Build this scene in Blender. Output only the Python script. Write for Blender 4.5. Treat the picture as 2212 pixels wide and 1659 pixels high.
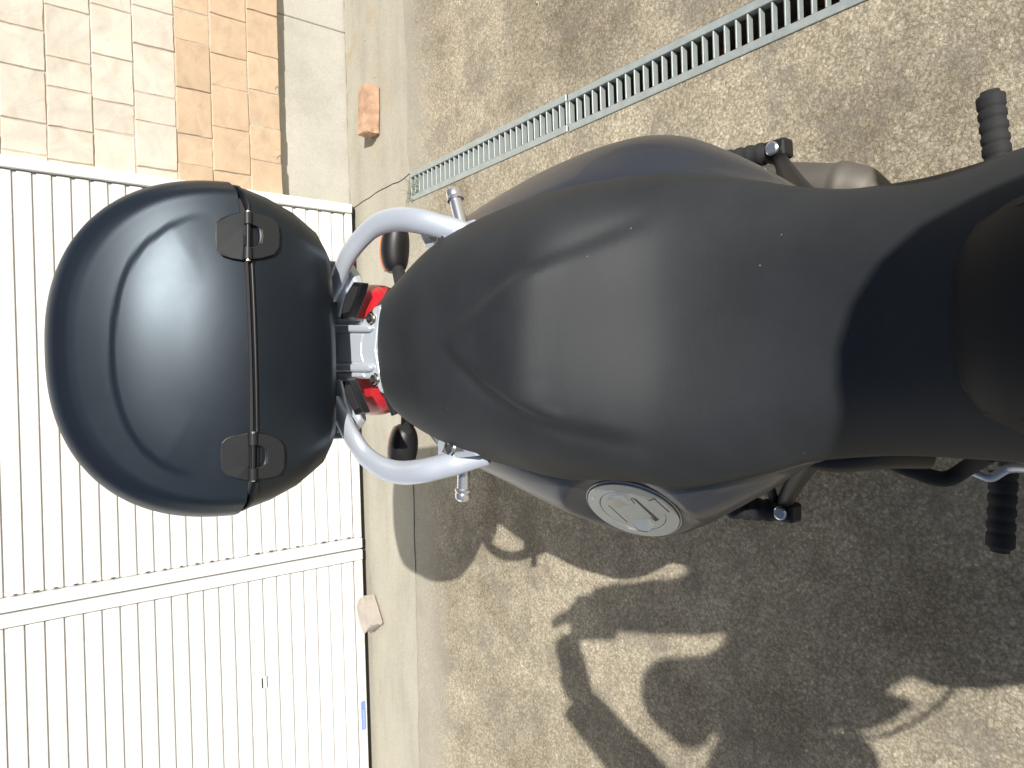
import bpy, bmesh, math, random
import numpy as np
from mathutils import Vector, Matrix
random.seed(7); rng = np.random.default_rng(7)
for o in list(bpy.data.objects): bpy.data.objects.remove(o)
sc = bpy.context.scene
COL = sc.collection

# ------------------------------------------------------------------ camera
F, HCAM = 1600.0, 1.36                      # focal length in pixels of a 2212 px wide picture, eye height
CXP, CYP = 1106.0, 829.5
nad = np.array([1945.0, -60.0]); LN = float(np.hypot(*nad)); RO = nad / LN
PITCH = math.atan(F / LN)
FWD = np.array([0, math.cos(PITCH), -math.sin(PITCH)])
UPV = np.array([0, math.sin(PITCH), math.cos(PITCH)])
RGT = np.array([1.0, 0, 0]); CAM = np.array([0, 0, HCAM])
def ray(x, y):
    a = (x-CXP)*RO[0] + (y-CYP)*RO[1]; b = (x-CXP)*RO[1] - (y-CYP)*RO[0]
    return (F*FWD - a*UPV + b*RGT) / F
def atz(x, y, z): d = ray(x, y); return CAM + d*((z-HCAM)/d[2])
def aty(x, y, Y): d = ray(x, y); return CAM + d*(Y/d[1])
def proj(P):
    q = np.asarray(P, float)-CAM; z = q@FWD; a = -(q@UPV)/z*F; b = (q@RGT)/z*F
    return np.stack([CXP + a*RO[0] + b*RO[1], CYP + a*RO[1] - b*RO[0]], -1)
cd = bpy.data.cameras.new('camera'); cam = bpy.data.objects.new('camera', cd); COL.objects.link(cam)
ex = -UPV*RO[0] + RGT*RO[1]; ey = UPV*RO[1] + RGT*RO[0]; ez = -FWD
cam.matrix_world = Matrix(((ex[0], ey[0], ez[0], 0), (ex[1], ey[1], ez[1], 0), (ex[2], ey[2], ez[2], HCAM), (0, 0, 0, 1)))
cd.sensor_width = 36; cd.lens = 36*F/2212; cd.clip_start = 0.002; cd.clip_end = 500
sc.camera = cam
sc.render.resolution_x, sc.render.resolution_y = 1024, 768

# ------------------------------------------------------------------ sky and sun
SUN = np.array([0.455, -1.00, 1.0]); SUN /= np.linalg.norm(SUN)
w = bpy.data.worlds.new('World'); sc.world = w; w.use_nodes = True
nt = w.node_tree; bg = nt.nodes['Background']
sky = nt.nodes.new('ShaderNodeTexSky'); sky.sky_type = 'NISHITA'; sky.sun_disc = False
sky.sun_elevation = math.asin(SUN[2]); sky.sun_rotation = math.atan2(SUN[0], SUN[1])
sky.air_density = 1.0; sky.dust_density = 1.5; sky.ozone_density = 1.0
nt.links.new(sky.outputs[0], bg.inputs[0]); bg.inputs[1].default_value = 0.060
ld = bpy.data.lights.new('sun', 'SUN'); ld.energy = 4.6; ld.angle = math.radians(0.53); ld.color = (1, .965, .905)
so = bpy.data.objects.new('sun', ld); COL.objects.link(so)
so.rotation_euler = Vector(-SUN).to_track_quat('-Z', 'Y').to_euler(); so.location = (2, -4, 5)
vs = sc.view_settings; vs.view_transform = 'Standard'; vs.look = 'None'; vs.exposure = 0.33; vs.gamma = 1; vs.use_curve_mapping = False
sc.render.engine = 'CYCLES'

# ------------------------------------------------------------------ materials
def mat(name, col, rough=.5, metal=0, spec=.5, coat=0, var=0, vscale=20, bump=0, bscale=200, bdist=.002, emis=None, trans=0, bump2=None, stretch=None):
    m = bpy.data.materials.new(name); m.use_nodes = True; t = m.node_tree; b = t.nodes['Principled BSDF']
    c = tuple(col)+(1,)
    b.inputs['Base Color'].default_value = c; b.inputs['Roughness'].default_value = rough
    b.inputs['Metallic'].default_value = metal; b.inputs['Specular IOR Level'].default_value = spec
    b.inputs['Coat Weight'].default_value = coat; b.inputs['Transmission Weight'].default_value = trans
    tc = t.nodes.new('ShaderNodeTexCoord'); src = tc.outputs['Object']
    if stretch:
        mp = t.nodes.new('ShaderNodeMapping'); mp.inputs['Scale'].default_value = stretch
        t.links.new(src, mp.inputs[0]); src = mp.outputs[0]
    if var:
        n = t.nodes.new('ShaderNodeTexNoise'); n.inputs['Scale'].default_value = vscale; n.inputs['Detail'].default_value = 8
        n.inputs['Roughness'].default_value = .65
        t.links.new(src, n.inputs[0])
        r = t.nodes.new('ShaderNodeValToRGB'); r.color_ramp.elements[0].position = .3; r.color_ramp.elements[1].position = .7
        r.color_ramp.elements[0].color = tuple(x*(1-var) for x in col)+(1,)
        r.color_ramp.elements[1].color = tuple(min(1, x*(1+var)) for x in col)+(1,)
        t.links.new(n.outputs[0], r.inputs[0]); t.links.new(r.outputs[0], b.inputs['Base Color'])
        rr = t.nodes.new('ShaderNodeMapRange'); rr.inputs['To Min'].default_value = max(0, rough-.08); rr.inputs['To Max'].default_value = min(1, rough+.08)
        t.links.new(n.outputs[0], rr.inputs[0]); t.links.new(rr.outputs[0], b.inputs['Roughness'])
    if bump:
        n2 = t.nodes.new('ShaderNodeTexNoise'); n2.inputs['Scale'].default_value = bscale; n2.inputs['Detail'].default_value = 4
        t.links.new(src, n2.inputs[0]); bp = t.nodes.new('ShaderNodeBump')
        bp.inputs['Strength'].default_value = bump; bp.inputs['Distance'].default_value = bdist
        t.links.new(n2.outputs[0], bp.inputs['Height']); t.links.new(bp.outputs[0], b.inputs['Normal'])
    return m
def ramp(t, stops):
    r = t.nodes.new('ShaderNodeValToRGB'); e = r.color_ramp.elements
    e[0].position, e[0].color = stops[0][0], tuple(stops[0][1])+(1,); e[1].position, e[1].color = stops[-1][0], tuple(stops[-1][1])+(1,)
    for p, c in stops[1:-1]:
        q = e.new(p); q.color = tuple(c)+(1,)
    return r
def mixc(t, a, b, fac, mode='MIX'):
    m = t.nodes.new('ShaderNodeMix'); m.data_type = 'RGBA'; m.blend_type = mode
    for s, v in ((6, a), (7, b), (0, fac)):
        if hasattr(v, 'is_linked') or hasattr(v, 'links'): t.links.new(v, m.inputs[s])
        elif s == 0: m.inputs[0].default_value = v
        else: m.inputs[s].default_value = tuple(v)+(1,)
    return m.outputs[2]
def aggregate(name):
    m = bpy.data.materials.new(name); m.use_nodes = True; t = m.node_tree; b = t.nodes['Principled BSDF']
    tc = t.nodes.new('ShaderNodeTexCoord'); N = t.nodes.new; src = tc.outputs['Object']
    wn = N('ShaderNodeTexNoise'); wn.inputs['Scale'].default_value = 110; wn.inputs['Detail'].default_value = 4; t.links.new(src, wn.inputs[0])
    wm = N('ShaderNodeVectorMath'); wm.operation = 'MULTIPLY_ADD'; wm.inputs[1].default_value = (.013,)*3; t.links.new(wn.outputs['Color'], wm.inputs[0]); t.links.new(src, wm.inputs[2])
    v1 = N('ShaderNodeTexVoronoi'); v1.inputs['Scale'].default_value = 165; t.links.new(wm.outputs[0], v1.inputs['Vector'])
    v2 = N('ShaderNodeTexVoronoi'); v2.inputs['Scale'].default_value = 400; t.links.new(wm.outputs[0], v2.inputs['Vector'])
    sp = N('ShaderNodeSeparateColor'); t.links.new(v1.outputs['Color'], sp.inputs[0])
    sp2 = N('ShaderNodeSeparateColor'); t.links.new(v2.outputs['Color'], sp2.inputs[0])
    r1 = ramp(t, [(0, (.135, .123, .098)), (.3, (.24, .218, .174)), (.65, (.345, .314, .252)), (.88, (.445, .412, .338)), (1, (.68, .65, .56))]); t.links.new(sp.outputs[0], r1.inputs[0])
    r2 = ramp(t, [(0, (.125, .115, .092)), (.5, (.30, .274, .22)), (1, (.52, .49, .41))]); t.links.new(sp2.outputs[1], r2.inputs[0])
    c = mixc(t, r1.outputs[0], r2.outputs[0], .5); c = mixc(t, c, (.325, .292, .226), .44); c = mixc(t, c, (1.03, 1.0, .955), 1.0, 'MULTIPLY')
    g = N('ShaderNodeTexNoise'); g.inputs['Scale'].default_value = 2.6; g.inputs['Detail'].default_value = 9; g.inputs['Roughness'].default_value = .68; t.links.new(src, g.inputs[0])
    rg = ramp(t, [(.30, (.50, .47, .42)), (.48, (.92, .91, .89)), (.70, (1.32, 1.32, 1.29))]); t.links.new(g.outputs[0], rg.inputs[0])
    c = mixc(t, c, rg.outputs[0], 1.0, 'MULTIPLY')
    rgap = ramp(t, [(.30, (1.36, 1.36, 1.36)), (.74, (.86, .845, .82))]); t.links.new(v1.outputs['Distance'], rgap.inputs[0]); c = mixc(t, c, rgap.outputs[0], 1.0, 'MULTIPLY')
    # old grey dirt patches with a shape of their own
    g2 = N('ShaderNodeTexNoise'); g2.inputs['Scale'].default_value = 7; g2.inputs['Detail'].default_value = 10; g2.inputs['Roughness'].default_value = .75; t.links.new(src, g2.inputs[0])
    rg2 = ramp(t, [(.50, (0, 0, 0)), (.70, (1, 1, 1))]); t.links.new(g2.outputs[0], rg2.inputs[0])
    md = N('ShaderNodeMath'); md.operation = 'MULTIPLY'; md.inputs[1].default_value = .74; t.links.new(rg2.outputs[0], md.inputs[0])
    c = mixc(t, c, (.12, .105, .085), md.outputs[0])
    # towards the wall the slab was floated smooth: paste covers the stones
    sx = N('ShaderNodeSeparateXYZ'); t.links.new(src, sx.inputs[0])
    my = N('ShaderNodeMapRange'); my.inputs['From Min'].default_value = 1.98; my.inputs['From Max'].default_value = 2.14; t.links.new(sx.outputs[1], my.inputs[0])
    mn = N('ShaderNodeMath'); mn.operation = 'MULTIPLY_ADD'; mn.inputs[1].default_value = 1.6; mn.inputs[2].default_value = -.8; t.links.new(g2.outputs[0], mn.inputs[0])
    ms = N('ShaderNodeMath'); ms.operation = 'ADD'; ms.use_clamp = True; t.links.new(my.outputs[0], ms.inputs[0]); t.links.new(mn.outputs[0], ms.inputs[1])
    mz = N('ShaderNodeMath'); mz.operation = 'MULTIPLY'; mz.inputs[1].default_value = .75; t.links.new(ms.outputs[0], mz.inputs[0])
    c = mixc(t, c, (.38, .355, .295), mz.outputs[0])
    t.links.new(c, b.inputs['Base Color']); b.inputs['Roughness'].default_value = .9; b.inputs['Specular IOR Level'].default_value = .25
    ad = N('ShaderNodeMath'); ad.operation = 'ADD'; t.links.new(v1.outputs['Distance'], ad.inputs[0]); t.links.new(v2.outputs['Distance'], ad.inputs[1])
    bp = N('ShaderNodeBump'); bp.inputs['Strength'].default_value = .4; bp.inputs['Distance'].default_value = .0025; bp.invert = True
    t.links.new(ad.outputs[0], bp.inputs['Height']); t.links.new(bp.outputs[0], b.inputs['Normal'])
    return m
def concrete(name, col, rust=0, pits=True, streak=False):
    m = bpy.data.materials.new(name); m.use_nodes = True; t = m.node_tree; b = t.nodes['Principled BSDF']; N = t.nodes.new
    tc = N('ShaderNodeTexCoord'); src = tc.outputs['Object']
    g = N('ShaderNodeTexNoise'); g.inputs['Scale'].default_value = 5; g.inputs['Detail'].default_value = 10; g.inputs['Roughness'].default_value = .7
    if streak:
        mp = N('ShaderNodeMapping'); mp.inputs['Scale'].default_value = (.5, 1.6, 1); t.links.new(src, mp.inputs[0]); t.links.new(mp.outputs[0], g.inputs[0])
    else: t.links.new(src, g.inputs[0])
    r = ramp(t, [(.3, [x*.84 for x in col]), (.5, col), (.7, [min(.9, x*1.10) for x in col])]); t.links.new(g.outputs[0], r.inputs[0]); c = r.outputs[0]
    f = N('ShaderNodeTexNoise'); f.inputs['Scale'].default_value = 170; f.inputs['Detail'].default_value = 4; t.links.new(src, f.inputs[0])
    rf = ramp(t, [(.3, (.90, .895, .885)), (.7, (1.06, 1.06, 1.06))]); t.links.new(f.outputs[0], rf.inputs[0]); c = mixc(t, c, rf.outputs[0], 1, 'MULTIPLY')
    if rust:
        g2 = N('ShaderNodeTexNoise'); g2.inputs['Scale'].default_value = 9; g2.inputs['Detail'].default_value = 8; t.links.new(src, g2.inputs[0])
        # rust-coloured runoff stain by the brick, beside the footing
        sx = N('ShaderNodeSeparateXYZ'); t.links.new(src, sx.inputs[0])
        mx = N('ShaderNodeMapRange'); mx.inputs['From Min'].default_value = .72; mx.inputs['From Max'].default_value = 1.0; t.links.new(sx.outputs[0], mx.inputs[0])
        my = N('ShaderNodeMapRange'); my.inputs['From Min'].default_value = 2.25; my.inputs['From Max'].default_value = 2.5; t.links.new(sx.outputs[1], my.inputs[0])
        rr = ramp(t, [(.54, (0, 0, 0)), (.68, (1, 1, 1))]); t.links.new(g2.outputs[0], rr.inputs[0])
        m1 = N('ShaderNodeMath'); m1.operation = 'MULTIPLY'; t.links.new(mx.outputs[0], m1.inputs[0]); t.links.new(my.outputs[0], m1.inputs[1])
        m2 = N('ShaderNodeMath'); m2.operation = 'MULTIPLY'; t.links.new(m1.outputs[0], m2.inputs[0]); t.links.new(rr.outputs[0], m2.inputs[1])
        m3 = N('ShaderNodeMath'); m3.operation = 'MULTIPLY'; m3.inputs[1].default_value = rust; t.links.new(m2.outputs[0], m3.inputs[0])
        c = mixc(t, c, (.40, .25, .10), m3.outputs[0])
    if pits:
        v = N('ShaderNodeTexVoronoi'); v.inputs['Scale'].default_value = 26; t.links.new(src, v.inputs['Vector'])
        rv = ramp(t, [(.035, (1, 1, 1)), (.075, (0, 0, 0))]); t.links.new(v.outputs['Distance'], rv.inputs[0])
        sp = N('ShaderNodeSeparateColor'); t.links.new(v.outputs['Color'], sp.inputs[0])
        cm = N('ShaderNodeMath'); cm.operation = 'GREATER_THAN'; cm.inputs[1].default_value = .82; t.links.new(sp.outputs[0], cm.inputs[0])
        m4 = N('ShaderNodeMath'); m4.operation = 'MULTIPLY'; t.links.new(rv.outputs[0], m4.inputs[0]); t.links.new(cm.outputs[0], m4.inputs[1])
        c = mixc(t, c, (.10, .085, .07), m4.outputs[0])
    t.links.new(c, b.inputs['Base Color']); b.inputs['Roughness'].default_value = .9; b.inputs['Specular IOR Level'].default_value = .2
    bp = N('ShaderNodeBump'); bp.inputs['Strength'].default_value = .25; bp.inputs['Distance'].default_value = .002
    t.links.new(f.outputs[0], bp.inputs['Height']); t.links.new(bp.outputs[0], b.inputs['Normal'])
    return m
def tile_mat(name, col):
    m = bpy.data.materials.new(name); m.use_nodes = True; t = m.node_tree; b = t.nodes['Principled BSDF']; N = t.nodes.new
    tc = N('ShaderNodeTexCoord'); src = tc.outputs['Object']; oi = N('ShaderNodeObjectInfo')
    va = N('ShaderNodeVectorMath'); va.operation = 'ADD'; t.links.new(src, va.inputs[0]); t.links.new(oi.outputs['Random'], va.inputs[1])
    g = N('ShaderNodeTexNoise'); g.inputs['Scale'].default_value = 9; g.inputs['Detail'].default_value = 9; g.inputs['Distortion'].default_value = 1.2; t.links.new(va.outputs[0], g.inputs[0])
    r = ramp(t, [(.25, [x*.82 for x in col]), (.5, col), (.75, [min(.92, x*1.12) for x in col])]); t.links.new(g.outputs[0], r.inputs[0])
    mr = N('ShaderNodeMapRange'); mr.inputs['To Min'].default_value = .955; mr.inputs['To Max'].default_value = 1.035; t.links.new(oi.outputs['Random'], mr.inputs[0])
    cc = N('ShaderNodeCombineColor'); [t.links.new(mr.outputs[0], cc.inputs[i]) for i in range(3)]
    c = mixc(t, r.outputs[0], cc.outputs[0], 1, 'MULTIPLY')
    wv = N('ShaderNodeTexNoise'); wv.inputs['Scale'].default_value = 5; wv.inputs['Detail'].default_value = 3; wv.inputs['Distortion'].default_value = 3.5; t.links.new(va.outputs[0], wv.inputs[0])
    rv = ramp(t, [(.485, (0, 0, 0)), (.5, (1, 1, 1)), (.515, (0, 0, 0))]); t.links.new(wv.outputs[0], rv.inputs[0])
    vm = N('ShaderNodeMath'); vm.operation = 'MULTIPLY'; vm.inputs[1].default_value = .28; t.links.new(rv.outputs[0], vm.inputs[0])
    c = mixc(t, c, [x*.7 for x in col], vm.outputs[0])
    t.links.new(c, b.inputs['Base Color']); b.inputs['Roughness'].default_value = .8; b.inputs['Specular IOR Level'].default_value = .25
    f = N('ShaderNodeTexNoise'); f.inputs['Scale'].default_value = 28; f.inputs['Detail'].default_value = 8; f.inputs['Distortion'].default_value = .8; t.links.new(va.outputs[0], f.inputs[0])
    bp = N('ShaderNodeBump'); bp.inputs['Strength'].default_value = .35; bp.inputs['Distance'].default_value = .004
    t.links.new(f.outputs[0], bp.inputs['Height']); t.links.new(bp.outputs[0], b.inputs['Normal'])
    return m
def leather(name):
    m = mat(name, (.025, .0275, .030), .63, 0, .38, var=.18, vscale=9)
    t = m.node_tree; b = t.nodes['Principled BSDF']; N = t.nodes.new
    tc = N('ShaderNodeTexCoord'); v = N('ShaderNodeTexVoronoi'); v.inputs['Scale'].default_value = 620; v.inputs['Randomness'].default_value = .35
    t.links.new(tc.outputs['Object'], v.inputs['Vector']); bp = N('ShaderNodeBump'); bp.inputs['Strength'].default_value = .14; bp.inputs['Distance'].default_value = .0005
    t.links.new(v.outputs['Distance'], bp.inputs['Height']); t.links.new(bp.outputs[0], b.inputs['Normal'])
    # dust specks
    d = N('ShaderNodeTexVoronoi'); d.inputs['Scale'].default_value = 110; t.links.new(tc.outputs['Object'], d.inputs['Vector'])
    rd = ramp(t, [(.04, (1, 1, 1)), (.08, (0, 0, 0))]); t.links.new(d.outputs['Distance'], rd.inputs[0])
    sp = N('ShaderNodeSeparateColor'); t.links.new(d.outputs['Color'], sp.inputs[0]); gt = N('ShaderNodeMath'); gt.operation = 'GREATER_THAN'; gt.inputs[1].default_value = .97; t.links.new(sp.outputs[1], gt.inputs[0])
    mu = N('ShaderNodeMath'); mu.operation = 'MULTIPLY'; t.links.new(rd.outputs[0], mu.inputs[0]); t.links.new(gt.outputs[0], mu.inputs[1])
    old = b.inputs['Base Color'].links[0].from_socket
    t.links.new(mixc(t, old, (.30, .29, .27), mu.outputs[0]), b.inputs['Base Color'])
    return m

MT = {}
MT['agg'] = aggregate('exposed_aggregate'); MT['apron'] = concrete('trowelled_concrete', (.41, .385, .315), rust=.5, pits=False, streak=True)
MT['foot'] = concrete('footing_concrete', (.50, .48, .42)); MT['earth'] = mat('earth', (.06, .045, .03), .95, var=.4, vscale=40)
MT['cream'] = tile_mat('cream_stone_tile', (.635, .575, .485)); MT['orange'] = tile_mat('ochre_stone_tile', (.57, .425, .29))
MT['mortar'] = mat('mortar', (.50, .43, .34), .95, var=.2, vscale=60)
def gate_paint():
    m = mat('white_enamel', (.80, .785, .745), .40, 0, .35); t = m.node_tree; b = t.nodes['Principled BSDF']; N = t.nodes.new
    g_ = N('ShaderNodeNewGeometry'); sx = N('ShaderNodeSeparateXYZ'); t.links.new(g_.outputs['Position'], sx.inputs[0])
    mp = N('ShaderNodeMapping'); mp.inputs['Scale'].default_value = (14, 1, 2.2); t.links.new(g_.outputs['Position'], mp.inputs[0])
    n = N('ShaderNodeTexNoise'); n.inputs['Scale'].default_value = 1.6; n.inputs['Detail'].default_value = 9; n.inputs['Roughness'].default_value = .7; t.links.new(mp.outputs[0], n.inputs[0])
    r = ramp(t, [(.36, (.75, .735, .695)), (.52, (.80, .795, .775)), (1, (.82, .815, .80))]); t.links.new(n.outputs[0], r.inputs[0])
    # splash dirt dried on the lowest boards
    lo = N('ShaderNodeMapRange'); lo.inputs['From Min'].default_value = .16; lo.inputs['From Max'].default_value = .02; t.links.new(sx.outputs[2], lo.inputs[0])
    n3 = N('ShaderNodeTexNoise'); n3.inputs['Scale'].default_value = 45; n3.inputs['Detail'].default_value = 6; t.links.new(g_.outputs['Position'], n3.inputs[0])
    rs = ramp(t, [(.40, (0, 0, 0)), (.75, (.6, .6, .6))]); t.links.new(n3.outputs[0], rs.inputs[0])
    mu = N('ShaderNodeMath'); mu.operation = 'MULTIPLY'; t.links.new(lo.outputs[0], mu.inputs[0]); t.links.new(rs.outputs[0], mu.inputs[1])
    t.links.new(mixc(t, r.outputs[0], (.52, .44, .32), mu.outputs[0]), b.inputs['Base Color'])
    return m
MT['white'] = gate_paint()
MT['gap'] = mat('dark_gap_fill', (.045, .04, .037), .8)  # near-black fill: painted shade of gaps, slots and holes; also seals
MT['galv'] = mat('galvanised_steel', (.38, .42, .405), .45, .25, var=.12, vscale=35, bump=.08, bscale=300)
MT['channel'] = mat('drain_concrete', (.13, .115, .095), .95, var=.3, vscale=30)
MT['leaf'] = mat('dry_leaf', (.16, .055, .022), .8, var=.5, vscale=60)
MT['grass'] = mat('grass', (.10, .17, .04), .6)
MT['brick'] = mat('red_brick', (.50, .32, .215), .9, var=.35, vscale=24, bump=.5, bscale=90, bdist=.003)
MT['stone'] = mat('pinkish_stone', (.43, .385, .33), .9, var=.14, vscale=22, bump=.4, bscale=70, bdist=.003)
MT['seat'] = leather('black_grained_vinyl')
MT['case'] = mat('satin_black_plastic', (.008, .0105, .0145), .41, 0, .66, var=.12, vscale=5, bump=.06, bscale=900, bdist=.0004)
MT['case'].node_tree.nodes['Principled BSDF'].inputs['Specular Tint'].default_value = (.74, .88, 1, 1)  # blue tint puts the sky's sheen into the plastic's own reflection
MT['hinge'] = mat('matt_black_plastic', (.020, .021, .023), .5, 0, .45, bump=.1, bscale=900, bdist=.0004)
MT['black'] = mat('black_plastic', (.012, .012, .013), .45, 0, .5, var=.15, vscale=12)
MT['tank'] = mat('matt_black_cover', (.011, .0112, .012), .6, 0, .3, var=.12, vscale=14)
MT['rubber'] = mat('black_rubber', (.028, .028, .029), .75, 0, .3, var=.2, vscale=30)
MT['panel'] = mat('dark_grey_metallic_paint', (.075, .080, .094), .34, .6, .5, coat=.25, var=.05, vscale=600)
MT['silver'] = mat('silver_paint', (.62, .665, .73), .36, .45, .5, coat=.15, var=.03, vscale=500)
MT['chrome'] = mat('polished_alloy', (.80, .79, .78), .24, .9)
MT['cap'] = mat('satin_alloy', (.48, .495, .485), .38, .75, var=.03, vscale=60)
MT['steel'] = mat('stainless_screw', (.55, .52, .48), .3, 1.0)
MT['exh'] = mat('brushed_exhaust_steel', (.15, .135, .115), .62, .5, var=.18, vscale=14)
MT['red'] = mat('red_lens', (.50, .014, .022), .28, 0, .5, coat=.3, bump=.15, bscale=60, bdist=.001, stretch=(1, 14, 14))
MT['amber'] = mat('amber_lens', (.80, .20, .02), .15, 0, .5)
MT['blue'] = mat('blue_sticker', (.20, .30, .58), .5); MT['bluel'] = mat('pale_sticker_print', (.62, .70, .84), .5)
MT['engine'] = mat('engine_alloy', (.10, .10, .105), .5, .6, var=.2, vscale=20)
MT['glassy'] = mat('smoked_screen', (.06, .06, .065), .1, 0, .5)
MT['mirror'] = mat('mirror_glass', (.85, .86, .88), .03, 1)
MT['skin'] = mat('skin', (.48, .30, .21), .55); MT['cloth'] = mat('navy_jacket', (.03, .04, .07), .85, var=.2, vscale=30)
MT['jeans'] = mat('denim', (.05, .07, .13), .9, var=.25, vscale=60); MT['hair'] = mat('black_hair', (.012, .01, .009), .6)
MT['lens'] = mat('lens_glass', (.02, .02, .03), .05)

# ------------------------------------------------------------------ object helpers
def thing(name, label, cat, loc, group=None):
    o = bpy.data.objects.new(name, None); COL.objects.link(o); o.location = loc; o.empty_display_size = .05
    o['label'] = label; o['category'] = cat
    if group: o['group'] = group
    return o
def rootloc(p):
    while p.parent is not None: p = p.parent
    return np.array(p.location)
def mk(name, V, Fc, m, parent=None, smooth=False, label=None, kind=None, cat=None, bevel=0, seg=2, loc=None, auto=None):
    V = np.asarray(V, float)
    off = rootloc(parent) if parent is not None else (np.array(loc) if loc is not None else np.zeros(3))
    me = bpy.data.meshes.new(name); me.from_pydata((V-off).tolist(), [], [list(map(int, f)) for f in Fc]); me.validate()
    bm = bmesh.new(); bm.from_mesh(me)
    bmesh.ops.remove_doubles(bm, verts=bm.verts, dist=1e-6)
    bmesh.ops.recalc_face_normals(bm, faces=bm.faces)
    if bevel:
        ed = [e for e in bm.edges if len(e.link_faces) == 2 and e.calc_face_angle(0) > .5]
        bmesh.ops.bevel(bm, geom=ed, offset=bevel, segments=seg, profile=.5, affect='EDGES', clamp_overlap=True)
    if smooth:
        for f in bm.faces: f.smooth = True
        if auto:
            for e in bm.edges:
                if len(e.link_faces) == 2 and e.calc_face_angle(0) > auto: e.smooth = False
    bm.to_mesh(me); bm.free(); me.materials.append(MT[m])
    o = bpy.data.objects.new(name, me); COL.objects.link(o)
    if parent is not None: o.parent = parent
    elif loc is not None: o.location = loc
    if label: o['label'] = label
    if kind: o['kind'] = kind
    if cat: o['category'] = cat
    return o
BOXF = [(0, 1, 3, 2), (4, 6, 7, 5), (0, 4, 5, 1), (2, 3, 7, 6), (0, 2, 6, 4), (1, 5, 7, 3)]
def boxv(c, s, R=None):
    c = np.array(c, float); h = np.array(s, float)/2
    P = np.array([[x, y, z] for x in (-1, 1) for y in (-1, 1) for z in (-1, 1)])*h
    if R is not None: P = P@np.array(R).T
    return P+c
def box(name, c, s, m, parent=None, R=None, **k): return mk(name, boxv(c, s, R), BOXF, m, parent, **k)
def rotz(a): c, s = math.cos(a), math.sin(a); return np.array([[c, -s, 0], [s, c, 0], [0, 0, 1]])
def frame(d):
    d = np.array(d, float)/np.linalg.norm(d); a = np.array([0, 0, 1.0]) if abs(d[2]) < .9 else np.array([1.0, 0, 0])
    u = np.cross(a, d); u /= np.linalg.norm(u); return u, np.cross(d, u), d
def spline(P, n):
    P = np.asarray(P, float)
    t = np.r_[0, np.cumsum(np.linalg.norm(np.diff(P, axis=0), axis=1)+1e-9)]
    q = np.linspace(0, t[-1], n); m = np.zeros_like(P)
    m[1:-1] = (P[2:]-P[:-2])/(t[2:]-t[:-2])[:, None]; m[0] = (P[1]-P[0])/(t[1]-t[0]); m[-1] = (P[-1]-P[-2])/(t[-1]-t[-2])
    i = np.clip(np.searchsorted(t, q, 'right')-1, 0, len(t)-2); h = (t[i+1]-t[i]); s = (q-t[i])/h
    s, h = s[:, None], h[:, None]
    return (2*s**3-3*s**2+1)*P[i] + (s**3-2*s**2+s)*h*m[i] + (-2*s**3+3*s**2)*P[i+1] + (s**3-s**2)*h*m[i+1]
def loft(rings, closed=True, caps=True):
    rings = [np.asarray(r, float) for r in rings]; n = len(rings[0]); V = np.concatenate(rings); Fc = []
    for i in range(len(rings)-1):
        for j in range(n if closed else n-1):
            k = (j+1) % n; Fc.append((i*n+j, i*n+k, (i+1)*n+k, (i+1)*n+j))
    if caps and closed:
        Fc.append(tuple(range(n))[::-1]); Fc.append(tuple((len(rings)-1)*n+j for j in range(n)))
    return V, Fc
def tubeg(P, r, n=12, flat=1.0, upv=(0, 0, 1)):
    """tube along P; r scalar or list; flat scales the section along upv"""
    P = np.asarray(P, float); r = np.broadcast_to(np.asarray(r, float), (len(P),)); rings = []
    T = np.gradient(P, axis=0); up = np.array(upv, float)
    for p, t, q in zip(P, T, r):
        t = t/np.linalg.norm(t); u = np.cross(up, t)
        if np.linalg.norm(u) < .05: u = np.cross([1, 0, 0], t)
        u /= np.linalg.norm(u); v = np.cross(t, u)
        a = np.arange(n)*2*math.pi/n
        rings.append(p + q*(np.cos(a)[:, None]*u + flat*np.sin(a)[:, None]*v))
    return loft(rings)
def tube(name, P, r, m, parent=None, n=12, flat=1.0, upv=(0, 0, 1), **k):
    V, Fc = tubeg(P, r, n, flat, upv); return mk(name, V, Fc, m, parent, smooth=True, auto=.9, **k)
def latheg(c, axis, prof, n=32):
    """prof: list of (radius, height along axis)"""
    u, v, d = frame(axis); c = np.array(c, float); a = np.arange(n)*2*math.pi/n
    return loft([c + d*h + max(r, 1e-5)*(np.cos(a)[:, None]*u + np.sin(a)[:, None]*v) for r, h in prof])
def lathe(name, c, axis, prof, m, parent=None, n=32, ring=False, **k):
    V, Fc = latheg(c, axis, prof+prof[:1] if ring else prof, n)
    if ring: Fc = Fc[:-2]
    return mk(name, V, Fc, m, parent, smooth=True, auto=.6, **k)
def prism(name, pts, vec, m, parent=None, **k):
    P = np.asarray(pts, float); n = len(P); V = np.r_[P, P+np.array(vec)]
    Fc = [tuple(range(n)), tuple(range(2*n-1, n-1, -1))] + [(i, (i+1) % n, n+(i+1) % n, n+i) for i in range(n)]
    return mk(name, V, Fc, m, parent, **k)
def join(parts):
    V, Fc, k = [], [], 0
    for v, f in parts:
        V.append(np.asarray(v)); Fc += [tuple(i+k for i in q) for q in f]; k += len(v)
    return np.concatenate(V), Fc
def smst(a, b, x): t = np.clip((x-a)/(b-a), 0, 1); return t*t*(3-2*t)

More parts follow.
